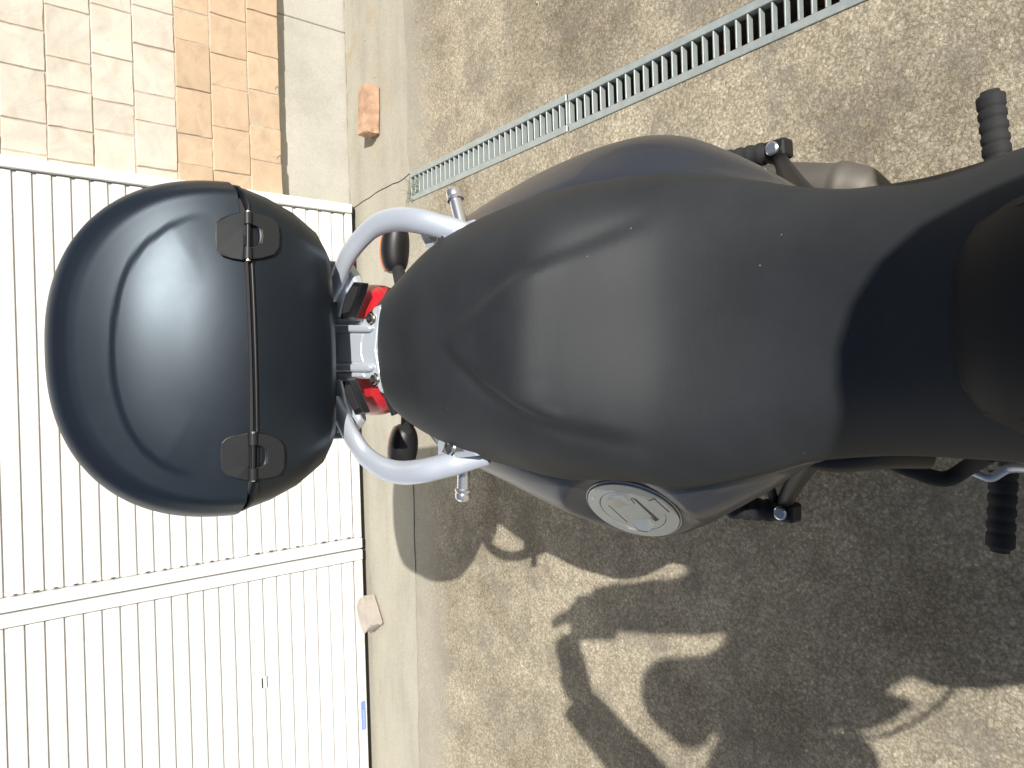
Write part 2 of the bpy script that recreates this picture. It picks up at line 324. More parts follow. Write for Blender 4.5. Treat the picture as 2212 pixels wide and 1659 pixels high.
# ================================================================== SETTING
YW = 2.57                       # plane of the gate and the tiled wall
DX0, DX1 = 0.638, 0.730         # drain gutter, measured at the wall end
SHR = .026                      # it runs slightly askew to the wall
shear = lambda V: np.asarray(V, float) + np.asarray(V, float)[:, 1:2]*np.array([[-SHR, 0, 0]]) + np.array([[2.165*SHR, 0, 0]])
YC = 2.175                      # joint between the driveway slab and the trowelled strip along the wall
def jag(n, amp): 
    a = rng.normal(0, amp, n); return np.convolve(a, [.25, .5, .25], 'same')
# ground sheet reaching the horizon, under the slabs
mk('ground', [(-150, -150, -.16), (150, -150, -.16), (150, 150, -.16), (-150, 150, -.16)], [(0, 1, 2, 3)], 'earth', kind='structure')
def slab(parts, name, m, dz=.15):
    """parts: list of outlines (x,y) with top z"""
    G = []
    for pts, z in parts:
        P = np.array([(x, y, z) for x, y in pts]); n = len(P); V = np.r_[P, P-[0, 0, dz]]
        G.append((V, [tuple(range(n)), tuple(range(2*n-1, n-1, -1))] + [(i, (i+1) % n, n+(i+1) % n, n+i) for i in range(n)]))
    V, Fc = join(G); return mk(name, V, Fc, m, kind='structure')
xs = np.linspace(-8, DX0-.002, 260); jl = YC + .02 + (xs-DX0)*-.012 + jag(260, .0035)
edgeL = [(-70, jl[0])] + list(zip(xs, jl))
left = [(-70, -70)] + edgeL + [(DX0-.002+72.165*SHR, -70)]
xr = np.linspace(DX1+.002, 8, 200)
diag = [(.72, 2.165), (.735, 2.19)]
right = [(DX1+.002+72.165*SHR, -70)] + [(DX1+.002, 2.175)] + [(.80, 2.18), (1.05, 2.165), (1.4, 2.185), (70, 2.18)] + [(70, -70)]
slab([(left, 0), (right, 0)], 'driveway', 'agg')
# trowelled strip: two pieces meeting on an oblique crack
crk = [tuple(atz(x_, y_, 0)[:2]) for x_, y_ in ((888, 379), (874, 387), (862, 394), (850, 399), (838, 404), (826, 411), (814, 417), (800, 427), (786, 436), (772, 445), (752, 458))]
crk = [(.7285, 2.172)] + [(x_+random.uniform(-.0025, .0025), y_) for x_, y_ in crk[1:]]; crk[-1] = (crk[-1][0], 2.62)
dl = [(x, y+.0055+abs(jag(1, .002)[0])*.6) for x, y in edgeL]
stripL = dl + [(DX0+.03, YC+.012)] + crk + [(-70, 2.62)]
stripR = [(x+.004, min(y, 2.603)) for x, y in crk[::-1]] + [(.80, 2.181), (1.05, 2.166), (1.4, 2.186), (70, 2.181), (70, 2.604)] + [(x_, 2.6050+random.uniform(-.0028, .0022)) for x_ in np.linspace(3, .76, 90)]
stripR = [(x, y) for x, y in stripR if True] + []
slab([(stripL, .002), (stripR, .003)], 'wall_apron', 'apron')
# gutter under the gratings
g = .004
mk('drain_channel', shear([(DX0, -70, -.008), (DX0, YC+.01, -.008), (DX0, YC+.01, -.14), (DX0, -70, -.14), (DX1, -70, -.008), (DX1, YC+.01, -.008), (DX1, YC+.01, -.14), (DX1, -70, -.14)]),
   [(0, 1, 2, 3), (4, 7, 6, 5), (3, 2, 6, 7), (1, 5, 6, 2)], 'channel', kind='structure')
# rotten leaves in the gutter (uncountable litter)
P, Fc = [], []
for i in range(900):
    c = np.array([random.uniform(DX0+.008, DX1-.008), random.uniform(-.6, 2.12), -.135+random.random()*.035]); a = random.uniform(0, 6.3); s = random.uniform(.006, .016)
    u = np.array([math.cos(a), math.sin(a), random.uniform(-.5, .5)])*s; v = np.array([-math.sin(a), math.cos(a), random.uniform(-.5, .5)])*s*.55
    k = len(P); P += [c-u, c+v, c+u, c-v]; Fc.append((k, k+1, k+2, k+3))
mk('leaf_litter', shear(P), Fc, 'leaf', kind='stuff', label='brown dead leaves lying in the gutter under the grating')

# gratings
def grating(y0, y1, label, shift, pit):
    t = thing('drain_grating', label, 'grating', ((DX0+DX1)/2+(2.165-(y0+y1)/2)*SHR, (y0+y1)/2, 0), 'galvanised gratings over the gutter')
    fw = .0180; top = .004
    sbox = lambda n_, c_, d_, **k_: mk(n_, shear(boxv(c_, d_)), BOXF, 'galv', t, **k_)
    for s_, xa in ((0, DX0-.003+shift), (1, DX1+.003-fw+shift)):
        sbox('side_rail', (xa+fw/2, (y0+y1)/2, top-.0025), (fw, y1-y0-.002, .005), bevel=.001, seg=1)
        xv = xa+fw-.0015 if s_ == 0 else xa+.0015
        sbox('side_web', (xv, (y0+y1)/2, -.0085), (.003, y1-y0-.002, .017))
    n = round((y1-y0)/pit); sh = None
    for i in range(n+1):
        y = y0+.004 + i*(y1-y0-.008)/n
        if sh is None:
            sh = sbox('cross_bar', ((DX0+DX1)/2+shift, y, -.0065), (DX1-DX0-2*fw+.004, .0036, .018), bevel=.0006, seg=1); base = y
        else:
            o = sh.copy(); COL.objects.link(o); o.parent = t; o.location = (-(y-base)*SHR, y-base, 0)
    return t
grating(1.390, 2.166, 'grey steel drain grating with weeds at its end, beside the trowelled concrete strip', 0, .0258)
grating(.600, 1.386, 'grey steel drain grating over brown leaves, alongside the motorcycle seat', -.003, .0283)
grating(-.19, .596, 'grey steel drain grating beside the front wheel of the motorcycle', .001, .0283)

# weeds at the end of the grating
P, Fc = [], []
for i in range(34):
    b0 = np.array([random.uniform(.652, .70), random.uniform(2.11, 2.168), -.01]); L = random.uniform(.02, .055); a = random.uniform(0, 6.3)
    d = np.array([math.cos(a), math.sin(a), random.uniform(.5, 1.3)]); d *= L/np.linalg.norm(d); wv = np.array([-math.sin(a), math.cos(a), 0])*.0011
    mid = b0+d*.6+[0, 0, .006]; tip = b0+d+[0, 0, -.004]; k = len(P)
    P += [b0-wv, b0+wv, mid+wv*.8, mid-wv*.8, tip]; Fc += [(k, k+1, k+2, k+3), (k+3, k+2, k+4)]
mk('grass_tuft', P, Fc, 'grass', loc=(.675, 2.14, 0), label='small green grass tuft sprouting at the end of the steel grating', cat='weed')

# ------------------------------------------------------------------ tiled wall
tw = thing('tiled_wall', 'low wall of cream and ochre stone tiles on a concrete footing', 'wall', (2.0, YW+.1, 0))
X0T, X1T = .60, 3.4
zr = [.288, .402, .529, .643, .769, .887, 1.009, 1.126, 1.25, 1.37, 1.49]
joints = {0: [.814, .935, 1.061, 1.191, 1.342], 1: [.755, .906, 1.046, 1.155, 1.29], 2: [.761, .86, 1.013, 1.174, 1.275], 3: [.731, .878, .97, 1.124, 1.245],
          4: [.826, .919, 1.06, 1.214], 5: [.712, .812, .931, 1.021, 1.175], 6: [.721, .815, .971, 1.09], 7: [.76, .89, .98, 1.13], 8: [.70, .83, .95, 1.1], 9: [.78, .87, 1.02, 1.16]}
box('wall_core', ((X0T+X1T)/2, YW-.0005+.09, .892), (X1T-X0T, .18, 1.20), 'mortar', tw)
XJ = aty(690, 55, YW+.04)[0]
box('footing', ((X0T+XJ)/2, YW+.04+.1, .14), (XJ-X0T-.002, .2, .285), 'foot', tw, bevel=.003, seg=1)
box('footing', ((XJ+X1T)/2, YW+.0405+.1, .14), (X1T-XJ-.002, .2, .285), 'foot', tw, bevel=.003, seg=1)
def tilemesh(x0, x1, z0, z1, notch=None):
    g = .0013; yf = YW-.004+random.uniform(-.0025, .0025); d = .03
    n = 5; rr = lambda k: rng.normal(0, .0007, k)
    xa, xb, za, zb = x0+g, x1-g, z0+g, z1-g
    bt = [(x, za) for x in np.linspace(xa, xb, n)][:-1]; rt = [(xb, z) for z in np.linspace(za, zb, n)][:-1]
    tp = [(x, zb) for x in np.linspace(xb, xa, n)][:-1]; lf = [(xa, z) for z in np.linspace(zb, za, n)][:-1]
    if notch is not None:
        nx, nw, nh = notch
        bt = [(xa, za)] + [(x, za) for x in np.linspace(xa, nx-nw, 3)[1:]] + [(nx-nw*.6, za+nh*.8), (nx, za+nh), (nx+nw*.55, za+nh*.75), (nx+nw, za)]
        bt = [(x, z) for x, z in bt if xa-1e-6 <= x < xb-.002]
    out = bt+rt+tp+lf; m = len(out)
    out = np.array(out) + np.c_[rr(m), rr(m)]
    c = out.mean(0); inn = c+(out-c)*np.array([1-.005/(xb-xa), 1-.005/(zb-za)])
    ring = lambda o, y: np.c_[o[:, 0], np.broadcast_to(y, (m,)), o[:, 1]]
    V = np.r_[ring(out, yf+d), ring(out, yf+.0035), ring(inn, yf+rng.normal(0, .0006, m)), [[c[0], yf-.0006, c[1]]]]
    Fc = [(i, (i+1) % m, m+(i+1) % m, m+i) for i in range(m)] + [(m+i, m+(i+1) % m, 2*m+(i+1) % m, 2*m+i) for i in range(m)] + [(2*m+i, 2*m+(i+1) % m, 3*m) for i in range(m)]
    return V, Fc
for r in range(len(zr)-1):
    js = list(joints[r])
    js = [X0T] + js
    while js[-1] < X1T-.1: js.append(js[-1]+random.choice((.10, .13, .15, .155)))
    js[-1] = X1T
    for a, b in zip(js[:-1], js[1:]):
        nt_ = None
        if r == 0:
            for nx in (1.068, .83):
                if a < nx < b-.02: nt_ = (max(nx, a+.018), .017, .015)
        V, Fc = tilemesh(a, b, zr[r], zr[r+1], nt_)
        mk('tile', V, Fc, 'orange' if r < 3 else 'cream', tw, smooth=False)

# ------------------------------------------------------------------ white gate panels
PIT = .0497
YG = YW-.025
def gate(x0, x1, label, st_l, st_r, phase, extras=False, rotz_=0):
    t = thing('gate_panel', label, 'gate', ((x0+x1)/2, YG+.02, 0), 'white slatted gate panels')
    zt = 1.86; zb = .030
    for xa, xb in ((x0, x0+st_l), (x1-st_r, x1)):
        box('stile', ((xa+xb)/2, YG+.012, (zt+zb)/2), (xb-xa-.0015, .040, zt-zb), 'white', t, bevel=.003)
    box('top_rail', ((x0+x1)/2, YG+.016, zt-.025), (x1-x0-st_l-st_r-.001, .032, .05), 'white', t, bevel=.003)
    box('back_sheet', ((x0+x1)/2, YG+.034, (zt+zb)/2), (x1-x0-.02, .004, zt-zb-.01), 'white', t)
    xa, xb = x0+st_l+.0008, x1-st_r-.0008
    # bottom rail, and a dark strip for the shade in the gap below it
    box('bottom_rail', ((xa+xb)/2, YG+.014, (zb+phase-.004)/2), (xb-xa, .034, phase-.004-zb), 'white', t, bevel=.002)
    box('foot_gap_shade', ((x0+x1)/2, YG+.026, .017), (x1-x0-.004, .006, .028), 'gap', t)
    n = int((zt-.055-phase)/PIT); first = None
    # slat section: flat face, rounded lip, dropping back to a recess
    for i in range(n):
        z0 = phase+i*PIT
        if first is None:
            h = PIT*.80; yb = YG+.031; yf = YG+.006
            sec = [(yb, z0+.001), (yf+.004, z0+.001), (yf+.001, z0+.0025), (yf, z0+.006), (yf-.0008, z0+h*.5), (yf, z0+h-.006), (yf+.001, z0+h-.0025), (yf+.004, z0+h-.001), (yf+.0058, z0+h), (yf+.0068, z0+PIT-.0005), (yb, z0+PIT-.0005)]
            rings = []
            for x, sh in ((xa, .004), (xa+.004, 0), (xb-.004, 0), (xb, .004)):
                rings.append(np.array([(x, y+(sh if y < yf+.01 else 0), z) for y, z in sec]))
            V, Fc = loft(rings); first = mk('slat', V, Fc, 'white', t, smooth=True, auto=.5)
        else:
            o = first.copy(); COL.objects.link(o); o.parent = t; o.location = (0, 0, i*PIT)
    return t
gp1 = gate(-.603, .700, 'white slatted gate panel beside the tiled wall, behind the black top case', .040, .036, .060)
gp2 = gate(-1.93, -.607, 'white slatted gate panel with small latch plate and blue sticker', .040, .040, .062)
gp3 = gate(-3.26, -1.934, 'white slatted gate panel at the far end from the tiled wall', .040, .040, .061)
# weep holes, shade put in as dark blocks, where the slats of the first panel meet its stile
for i in range(23):
    if i in (3, 8, 15): continue
    box('weep_hole', (-.603+.0445, YG+.0052, .060+PIT*i+.021+random.uniform(-.002, .002)), (.0035, .004, random.uniform(.006, .016)), 'gap', gp1)
# latch plate and sticker of the second panel
p = aty(568, 1475, YG+.003)
box('latch_plate', (p[0], YG+.0035, p[2]), (.040, .005, .026), 'white', gp2, bevel=.0015); box('latch_slot', (p[0], YG+.0005, p[2]+.003), (.034, .0015, .0045), 'gap', gp2)
p = aty(785, 1545, YG-.002); zs = .046
def rrect(cx, cz, w_, h_, r_, y):
    pts = []
    for sx, sz, a0 in ((1, 1, 0), (-1, 1, 90), (-1, -1, 180), (1, -1, 270)):
        for k in range(5):
            a = math.radians(a0+k*22.5); pts.append((cx+sx*(w_/2-r_)+r_*math.cos(a), y, cz+sz*(h_/2-r_)+r_*math.sin(a)))
    return pts
st = prism('sticker', rrect(p[0], zs, .108, .018, .005, YG-.0042), (0, .0012, 0), 'blue', gp2, label='blue sticker with pale worn lettering')
G = []
for k in range(9):
    x = p[0]+.018-.008*k; hh = .0085
    strokes = [((0, 0), (.0012, hh))] if k % 3 == 0 else [((-.0018, 0), (.0011, hh)), ((.0012, 0), (.0011, hh*.8))]
    strokes += [((0, hh/2-.001+(k % 2)*-.003), (.005, .0011)), ((0, -hh/2+.001), (.0048, .001))] if k % 2 else [((0, .002), (.0052, .0011)), ((-.0005, -.001), (.004, .0011))]
    for (dx, dz), (sw, sh) in strokes: G.append((boxv((x+dx, YG-.0045, zs+dz), (sw, .0005, sh)), BOXF))
V, Fc = join(G); mk('lettering', V, Fc, 'bluel', st)

# ------------------------------------------------------------------ loose pieces on the ground
def rough_block(name, c, s, R, m, label, cat, chips, seed):
    r = random.Random(seed); bm = bmesh.new(); bmesh.ops.create_cube(bm, size=1)
    for v in bm.verts: v.co = Vector((v.co.x*s[0], v.co.y*s[1], v.co.z*s[2]))
    bmesh.ops.subdivide_edges(bm, edges=bm.edges, cuts=4, use_grid_fill=True)
    for v in bm.verts:
        for q, rad, dep in chips:
            d = (v.co-Vector(q)).length
            if d < rad: v.co -= Vector(q).normalized()*dep*(1-d/rad)
        v.co += Vector((r.uniform(-1, 1), r.uniform(-1, 1), r.uniform(-1, 1)))*.0013
    bmesh.ops.bevel(bm, geom=[e for e in bm.edges if len(e.link_faces) == 2 and e.calc_face_angle(0) > 1.0], offset=.003, segments=2, affect='EDGES')
    V = np.array([v.co for v in bm.verts]); bm.verts.index_update(); Fc = [tuple(v.index for v in f.verts) for f in bm.faces]; bm.free()
    V = V@np.array(R).T; V = V-[0, 0, V[:, 2].min()]+np.array([c[0], c[1], c[2]])
    return mk(name, V, Fc, m, loc=(c[0], c[1], 0), label=label, cat=cat, smooth=True, auto=.5)
c0 = (atz(805, 240, 0)+atz(830, 245, 0))/2
rough_block('brick', (1.005, 2.385, .0035), (.172, .070, .052), rotz(math.radians(-4)), 'brick', 'chipped red brick lying on the ground by the concrete footing', 'brick', [((-.02, -.035, .026), .03, .008), ((.086, .035, .026), .02, .008), ((-.086, -.035, .0), .02, .006)], 3)
rough_block('stone_block', (-.842, 2.497, .0025), (.115, .075, .055), rotz(math.radians(34)), 'stone', 'pale broken stone block on the ground against the gate', 'stone', [((.057, .037, .027), .03, .012), ((-.057, -.03, .027), .025, .010), ((0, -.037, .027), .02, .005)], 5)
# small pale pebbles scattered over the slab
G = []
for i in range(60):
    x, y = random.uniform(-1.3, 1.4), random.uniform(.5, 2.5)
    if DX0-.01 < x < DX1+.01: continue
    V, Fc = latheg((x, y, .0025), (0, 0, 1), [(0, 0), (1, .2), (1, .6), (.5, .95), (0, 1)], 6); s = random.uniform(.0015, .0035)
    V = (V-[x, y, .0025])*s + [x, y, .0028]; G.append((V, Fc))
V, Fc = join(G); mk('grit', V, Fc, 'foot', kind='stuff', label='loose pale grit scattered on the driveway')

# ================================================================== MOTORCYCLE
AX = .056
BK = thing('motorcycle', 'black and dark grey touring motorcycle with silver grab rail, seen along its seat', 'motorcycle', (AX, .1, 0))
# ---- seat: outline read as points on the edge of the cover
ET = [(804, 700, .838), (824, 650, .838), (880, 590, .835), (960, 520, .822), (1050, 470, .808), (1150, 430, .794), (1250, 400, .78), (1350, 382, .77), (1450, 375, .76), (1550, 380, .755), (1650, 392, .75), (1720, 402, .745), (1820, 408, .74), (1900, 400, .74), (2000, 383, .74), (2100, 356, .74), (2212, 318, .745), (2400, 262, .76)]
EB = [(808, 805, .838), (832, 850, .838), (870, 900, .836), (950, 950, .824), (1050, 992, .808), (1150, 1018, .793), (1220, 1035, .783), (1284, 1037, .776), (1381, 1042, .767), (1452, 1056, .76), (1510, 1052, .755), (1670, 1019, .75), (1738, 1000, .745), (1830, 990, .74), (1950, 985, .74), (2100, 992, .74), (2212, 1000, .745), (2400, 1012, .76)]
PT = spline([atz(*q) for q in ET], 400); PB = spline([atz(*q) for q in EB], 400)
def edge_at(P, Y): 
    o = np.argsort(P[:, 1]); return np.interp(Y, P[o, 1], P[o, 0]), np.interp(Y, P[o, 1], P[o, 2])
YT = min(PT[:, 1].max(), PB[:, 1].max())-.001; Y0 = .03
ZC = np.array([(-.1, .86), (.03, .838), (.14, .818), (.22, .804), (.30, .794), (.36, .794), (.41, .802), (.45, .815), (.485, .835), (.515, .861), (.54, .878), (.57, .884), (.66, .887), (.76, .884), (.82, .874), (.88, .862), (.92, .853), (1.0, .845)])
ny, nx = 130, 71
ys = np.r_[np.linspace(Y0, YT-.03, ny-10), YT-.03+.03*np.sin(np.linspace(.1, 1, 10)*math.pi/2)]
s = np.linspace(-1, 1, nx); s = np.sign(s)*np.abs(s)**.85
zcs = np.interp(ys, *ZC.T); 
zcs = np.convolve(np.pad(zcs, 3, mode='edge'), np.ones(7)/7, 'valid')
rows = []
CRU = np.array([(960, 720), (1000, 690), (1060, 640), (1110, 600), (1200, 560), (1350, 500), (1450, 462), (1560, 440)], float)
CRL = np.array([(960, 745), (1000, 785), (1060, 838), (1130, 882), (1210, 912), (1330, 940), (1450, 955), (1560, 965)], float)
RID = np.array([(440, 1330), (480, 1270), (520, 1205), (580, 1178), (650, 1168), (740, 1160), (820, 1156), (880, 1168), (930, 1225), (960, 1290)], float)
for Y, zc in zip(ys, zcs):
    xt, zt_ = edge_at(PT, Y); xb, zb_ = edge_at(PB, Y)
    x = (xt+xb)/2 + s*(xt-xb)/2; ze = (zt_+zb_)/2 + s*(zt_-zb_)/2
    p = 3.4+.6*float(smst(.40, .60, Y))
    pr = (1-np.abs(s)**p)**.8
    if Y > YT-.05: pr = pr*(1-.35*((Y-(YT-.05))/.05)**3)
    z = ze + (zc-ze)*pr - .007*np.exp(-(s/.55)**2)*float(smst(.16, .30, Y)*(1-smst(.42, .54, Y)))
    rows.append(np.c_[x, np.full(nx, Y), z])
G3 = np.array(rows)                                   # rows x cols x 3
D = proj(G3.reshape(-1, 3)).reshape(ny, nx, 2)
up_y = np.interp(D[..., 0], CRU[:, 0], CRU[:, 1]); lo_y = np.interp(D[..., 0], CRL[:, 0], CRL[:, 1])
inU = smst(-22, 26, D[..., 1]-up_y); inL = smst(-24, 22, lo_y-D[..., 1])
fade = smst(930, 1040, D[..., 0])*(1-smst(1300, 1440, D[..., 0]))
rx = np.interp(D[..., 1], RID[:, 0], RID[:, 1])
behind = 1-smst(-14, 52, D[..., 0]-rx)               # 1 on the pillion side of the step
G3[..., 2] += 0.0070*inU*inL*fade + .0085*behind*inU*inL*smst(1010, 1140, D[..., 0])
# soft valley outside the tongue
G3[..., 2] -= .0030*fade*(np.exp(-((D[..., 1]-up_y+16)/20)**2)+np.exp(-((D[..., 1]-lo_y-18)/20)**2))
# raised roll along the rider's sides, thigh cut-outs
sk1 = G3[:, :1] + np.array([.006, 0, -.030]); sk2 = G3[:, -1:] + np.array([-.006, 0, -.030])
G3 = np.concatenate([sk1, G3, sk2], 1); n2 = nx+2
tailw = G3[-1].copy(); tailw[:, 2] -= .028; tailw[:, 1] -= .004
G3 = np.concatenate([G3, tailw[None]], 0)
V = G3.reshape(-1, 3); Fc = [(i*n2+j, i*n2+j+1, (i+1)*n2+j+1, (i+1)*n2+j) for i in range(ny) for j in range(n2-1)]
seat = mk('seat', V, Fc, 'seat', BK, smooth=True, label='one-piece black grained vinyl seat with a step between rider and pillion')
# piping along the seat edge
# ---- seat pan below
PP = []
for Y in np.linspace(Y0, YT-.01, 40):
    xt, zt_ = edge_at(PT, Y); xb, zb_ = edge_at(PB, Y); PP.append(np.array([(xb+.008, Y, zb_-.022), (xt-.008, Y, zt_-.022), (xt-.016, Y, zt_-.05), (xb+.016, Y, zb_-.05)]))
V, Fc = loft(PP); mk('seat_pan', V, Fc, 'black', BK)
# ---- tail side panels
CAPC = atz(1368, 1099, .70); az, el = math.radians(195), math.radians(40)
CAPN = np.array([math.cos(el)*math.cos(az), math.cos(el)*math.sin(az), math.sin(el)])
def side_panel(out, edge, sgn, boss):
    W = spline([atz(x, y, z) for x, y, z in out], 60)
    secs = []
    for i, wp in enumerate(W):
        Y = wp[1]; xe, ze = edge_at(edge, min(Y, YT)); X = wp[0]; dz = ze-.018-wp[2]; gx = X-xe
        q = [(xe-sgn*.03, ze-.022), (xe-sgn*.004, ze-.020), (xe+gx*.45, ze-.030-dz*.12), (xe+gx*.82, wp[2]+dz*.42), (X, wp[2]), (X-sgn*.004, wp[2]-.022), (X-sgn*.035, wp[2]-.06), (X-sgn*.075, wp[2]-.085)]
        secs.append(spline([(a, Y, b) for a, b in q], 30))
    A = np.array(secs)
    if boss:
        d = A-CAPC; h = d@CAPN; pl = d-h[..., None]*CAPN; r = np.linalg.norm(pl, axis=-1)
        wgt = 1-smst(.058, .092, r); wgt = np.where(np.abs(h) < .12, wgt, 0)
        A = A + (wgt*(-.0015-h))[..., None]*CAPN
    n = A.shape[1]; V = A.reshape(-1, 3); Fc = [(i*n+j, i*n+j+1, (i+1)*n+j+1, (i+1)*n+j) for i in range(len(A)-1) for j in range(n-1)]
    o = mk('tail_panel', V, Fc, 'panel', BK, smooth=True)
    so_ = o.modifiers.new('thick', 'SOLIDIFY'); so_.thickness = .003; so_.offset = 0
    return o
OT = [(985, 500, .745), (1040, 463, .735), (1100, 427, .72), (1200, 371, .70), (1300, 325, .69), (1380, 300, .685), (1430, 294, .685), (1490, 300, .685), (1560, 325, .69), (1640, 362, .695), (1720, 407, .70), (1790, 440, .70)]
OB = [(1000, 985, .745), (1060, 1012, .735), (1150, 1055, .715), (1250, 1105, .69), (1340, 1145, .675), (1400, 1158, .672), (1470, 1152, .672), (1560, 1110, .685), (1650, 1060, .695), (1740, 1005, .70), (1800, 985, .70)]
tpr = side_panel(OT, PT, 1, False); tpl = side_panel(OB, PB, -1, True)
# ---- fuel cap
def capp(x, y, h=0):
    d = ray(x, y); c = CAPC+CAPN*h; return CAM + d*(((c-CAM)@CAPN)/(d@CAPN))
cq = lambda a, b, h=0: capp((1560+a/6.506)*.79, (1280+b/6.506)*.79, h)
fc = lathe('fuel_cap', CAPC, CAPN, [(.0575, -.012), (.0575, .001), (.0568, .0018), (.0562, .0018), (.0560, -.001), (.0552, -.001), (.0548, .0030), (.0540, .0038), (.0405, .0038), (.0400, .0033), (.0400, .0008), (.0392, .0008), (.0392, .0026), (.0386, .0032), (0, .0032)], 'cap', BK, n=72, label='round satin alloy fuel cap with folding key handle')
lathe('cap_gasket', CAPC, CAPN, [(.0555, -.004), (.0562, -.0005), (.0552, -.0005), (.0545, -.004)], 'gap', fc, n=72, ring=True)
lathe('cap_groove', CAPC, CAPN, [(.0401, .0005), (.0401, .0018), (.0393, .0018), (.0393, .0005)], 'gap', fc, n=72, ring=True)
H = .0032
prism('hinge_tab', [cq(1390, 580, H), cq(1490, 548, H), cq(1755, 785, H), cq(1660, 812, H), cq(1560, 790, H)], CAPN*.0012, 'cap', fc, bevel=.0003, seg=1)
for q in ([(1385, 575), (1490, 540), (1498, 556), (1400, 590)], [(1490, 540), (1768, 783), (1745, 793), (1485, 560)], [(1768, 783), (1662, 820), (1655, 808), (1745, 783)]):
    prism('tab_gap', [cq(a, b, .0040) for a, b in q], CAPN*.0001, 'gap', fc)
prism('key_slot', [cq(1120, 545, H), cq(1158, 545, H), cq(1580, 918, H), cq(1535, 938, H)], CAPN*.0003, 'gap', fc)
for q in ([(1065, 545), (1125, 530), (1130, 540), (1075, 556)], [(1065, 545), (1080, 545), (1150, 630), (1135, 636)], [(1545, 935), (1510, 945), (1420, 875), (1435, 870)]):
    prism('slot_line', [cq(a, b, H) for a, b in q], CAPN*.0002, 'gap', fc)
def wedge(name, pts, hts):
    B = [cq(a, b, H-.0003) for a, b in pts]; T = [p_+CAPN*h for p_, h in zip(B, hts)]; n = len(B)
    mk(name, np.r_[B, T], [tuple(range(n)), tuple(range(2*n-1, n-1, -1))]+[(i, (i+1) % n, n+(i+1) % n, n+i) for i in range(n)], 'cap', fc)
wedge('recess_glint', [(650, 540), (760, 497), (920, 495), (830, 690)], [.001, .006, .006, .001])  # raised chips tilted to catch the sky, standing in for finger recesses
wedge('recess_glint', [(920, 495), (1060, 630), (830, 690)], [.006, .001, .001])
wedge('recess_glint', [(1080, 920), (1380, 900), (1490, 1000), (1400, 1050), (1230, 1040)], [.0005, .001, .005, .006, .005])
prism('bright_mark', [cq(1022, 1062, .0038), cq(1400, 1140, .0038), cq(1404, 1165, .0038), cq(1022, 1085, .0038)], CAPN*.0012, 'chrome', fc)  # white highlight of the slot, put in as a bright chrome strip
prism('bright_mark', [cq(372, 512, .0038), cq(395, 515, .0038), cq(462, 580, .0038), cq(380, 535, .0038)], CAPN*.0012, 'chrome', fc)
for a, b in ((920, 750), (985, 800), (1020, 825), (1065, 862)):
    prism('engraving', [cq(a, b, H), cq(a+40, b-6, H), cq(a+42, b+4, H), cq(a+12, b+22, H)], CAPN*.0003, 'chrome', fc)
prism('engraving', [cq(670, 660, H), cq(685, 660, H), cq(1020, 962, H), cq(1005, 966, H)], CAPN*.0002, 'gap', fc)
# ---- tank cover in front of the seat
TK = [(.200, .028, .800, .792), (.192, .058, .820, .780), (.168, .076, .838, .770), (.12, .090, .856, .758), (.05, .105, .878, .745), (-.05, .135, .905, .74), (-.16, .15, .922, .74), (-.27, .14, .93, .76), (-.34, .10, .925, .80), (-.37, .05, .90, .83)]
rings = []
for Y, hw, zt_, ze in spline(TK, 26):
    a = np.linspace(0, math.pi, 41); pr = np.sin(a)**.62
    xx = AX-.022 + hw*np.sign(np.cos(a))*np.abs(np.cos(a))**.8; zz = ze + (zt_-ze)*pr
    rings.append(np.r_[np.c_[xx, np.full(41, Y), zz], [[AX-.022-hw*.9, Y, ze-.04], [AX-.022+hw*.9, Y, ze-.04]]])
V, Fc = loft(rings); tank = mk('tank_cover', V, Fc, 'tank', BK, smooth=True, auto=1.0)
# joint lines where the centre cover meets the painted side cheeks
for sg in (-1, 1):
    pts = [(AX-.022+sg*.062, .181, .806), (AX-.022+sg*.070, .13, .834), (AX-.022+sg*.082, .06, .855), (AX-.022+sg*.105, -.05, .87)]
    tube('cover_joint', spline(pts, 14), .0022, 'gap', tank, n=6)
    PS = []
    for Y, x0_, zz in ((.03, .150, .78), (-.03, .175, .80), (-.10, .205, .81), (-.22, .215, .80), (-.33, .17, .79)):
        PS.append(np.array([(AX+sg*(x0_-.03), Y, zz+.05), (AX+sg*x0_, Y, zz), (AX+sg*(x0_-.01), Y, zz-.12), (AX+sg*(x0_-.06), Y, zz-.16)]))
    V, Fc = loft([spline(q, 9) for q in PS], closed=False, caps=False)
    o = mk('tank_cheek', V, Fc, 'panel', BK, smooth=True); md_ = o.modifiers.new('thick', 'SOLIDIFY'); md_.thickness = .003
# ---- grab rail and rack plate
def Z(pts): return [atz(*q) for q in pts]
zp = lambda x: .857 + (820-x)/120*.036            # the rack rises towards the case
GT = Z([(1040, 520, .812), (1000, 502, .826), (955, 491, .842), (905, 478, .858), (855, 474, .868), (812, 487, .876), (780, 515, .882), (752, 552, .888), (735, 590, .890), (715, 640, .892)])
GB = Z([(1055, 985, .812), (1012, 994, .826), (965, 1005, .842), (915, 1017, .858), (865, 1021, .868), (825, 1010, .876), (790, 985, .882), (765, 950, .888), (745, 915, .890), (722, 870, .892)])
rr_ = np.interp(np.linspace(0, 1, 60), [0, .15, .4, .8, 1], [.010, .0140, .0143, .0143, .013])
GR = tube('grab_rail', spline(GT, 60), rr_*1.08, 'silver', BK, n=20, flat=.62, label='silver painted cast grab rail carrying the top case')
tube('rail_arm', spline(GB, 60), rr_*1.08, 'silver', GR, n=20, flat=.62)
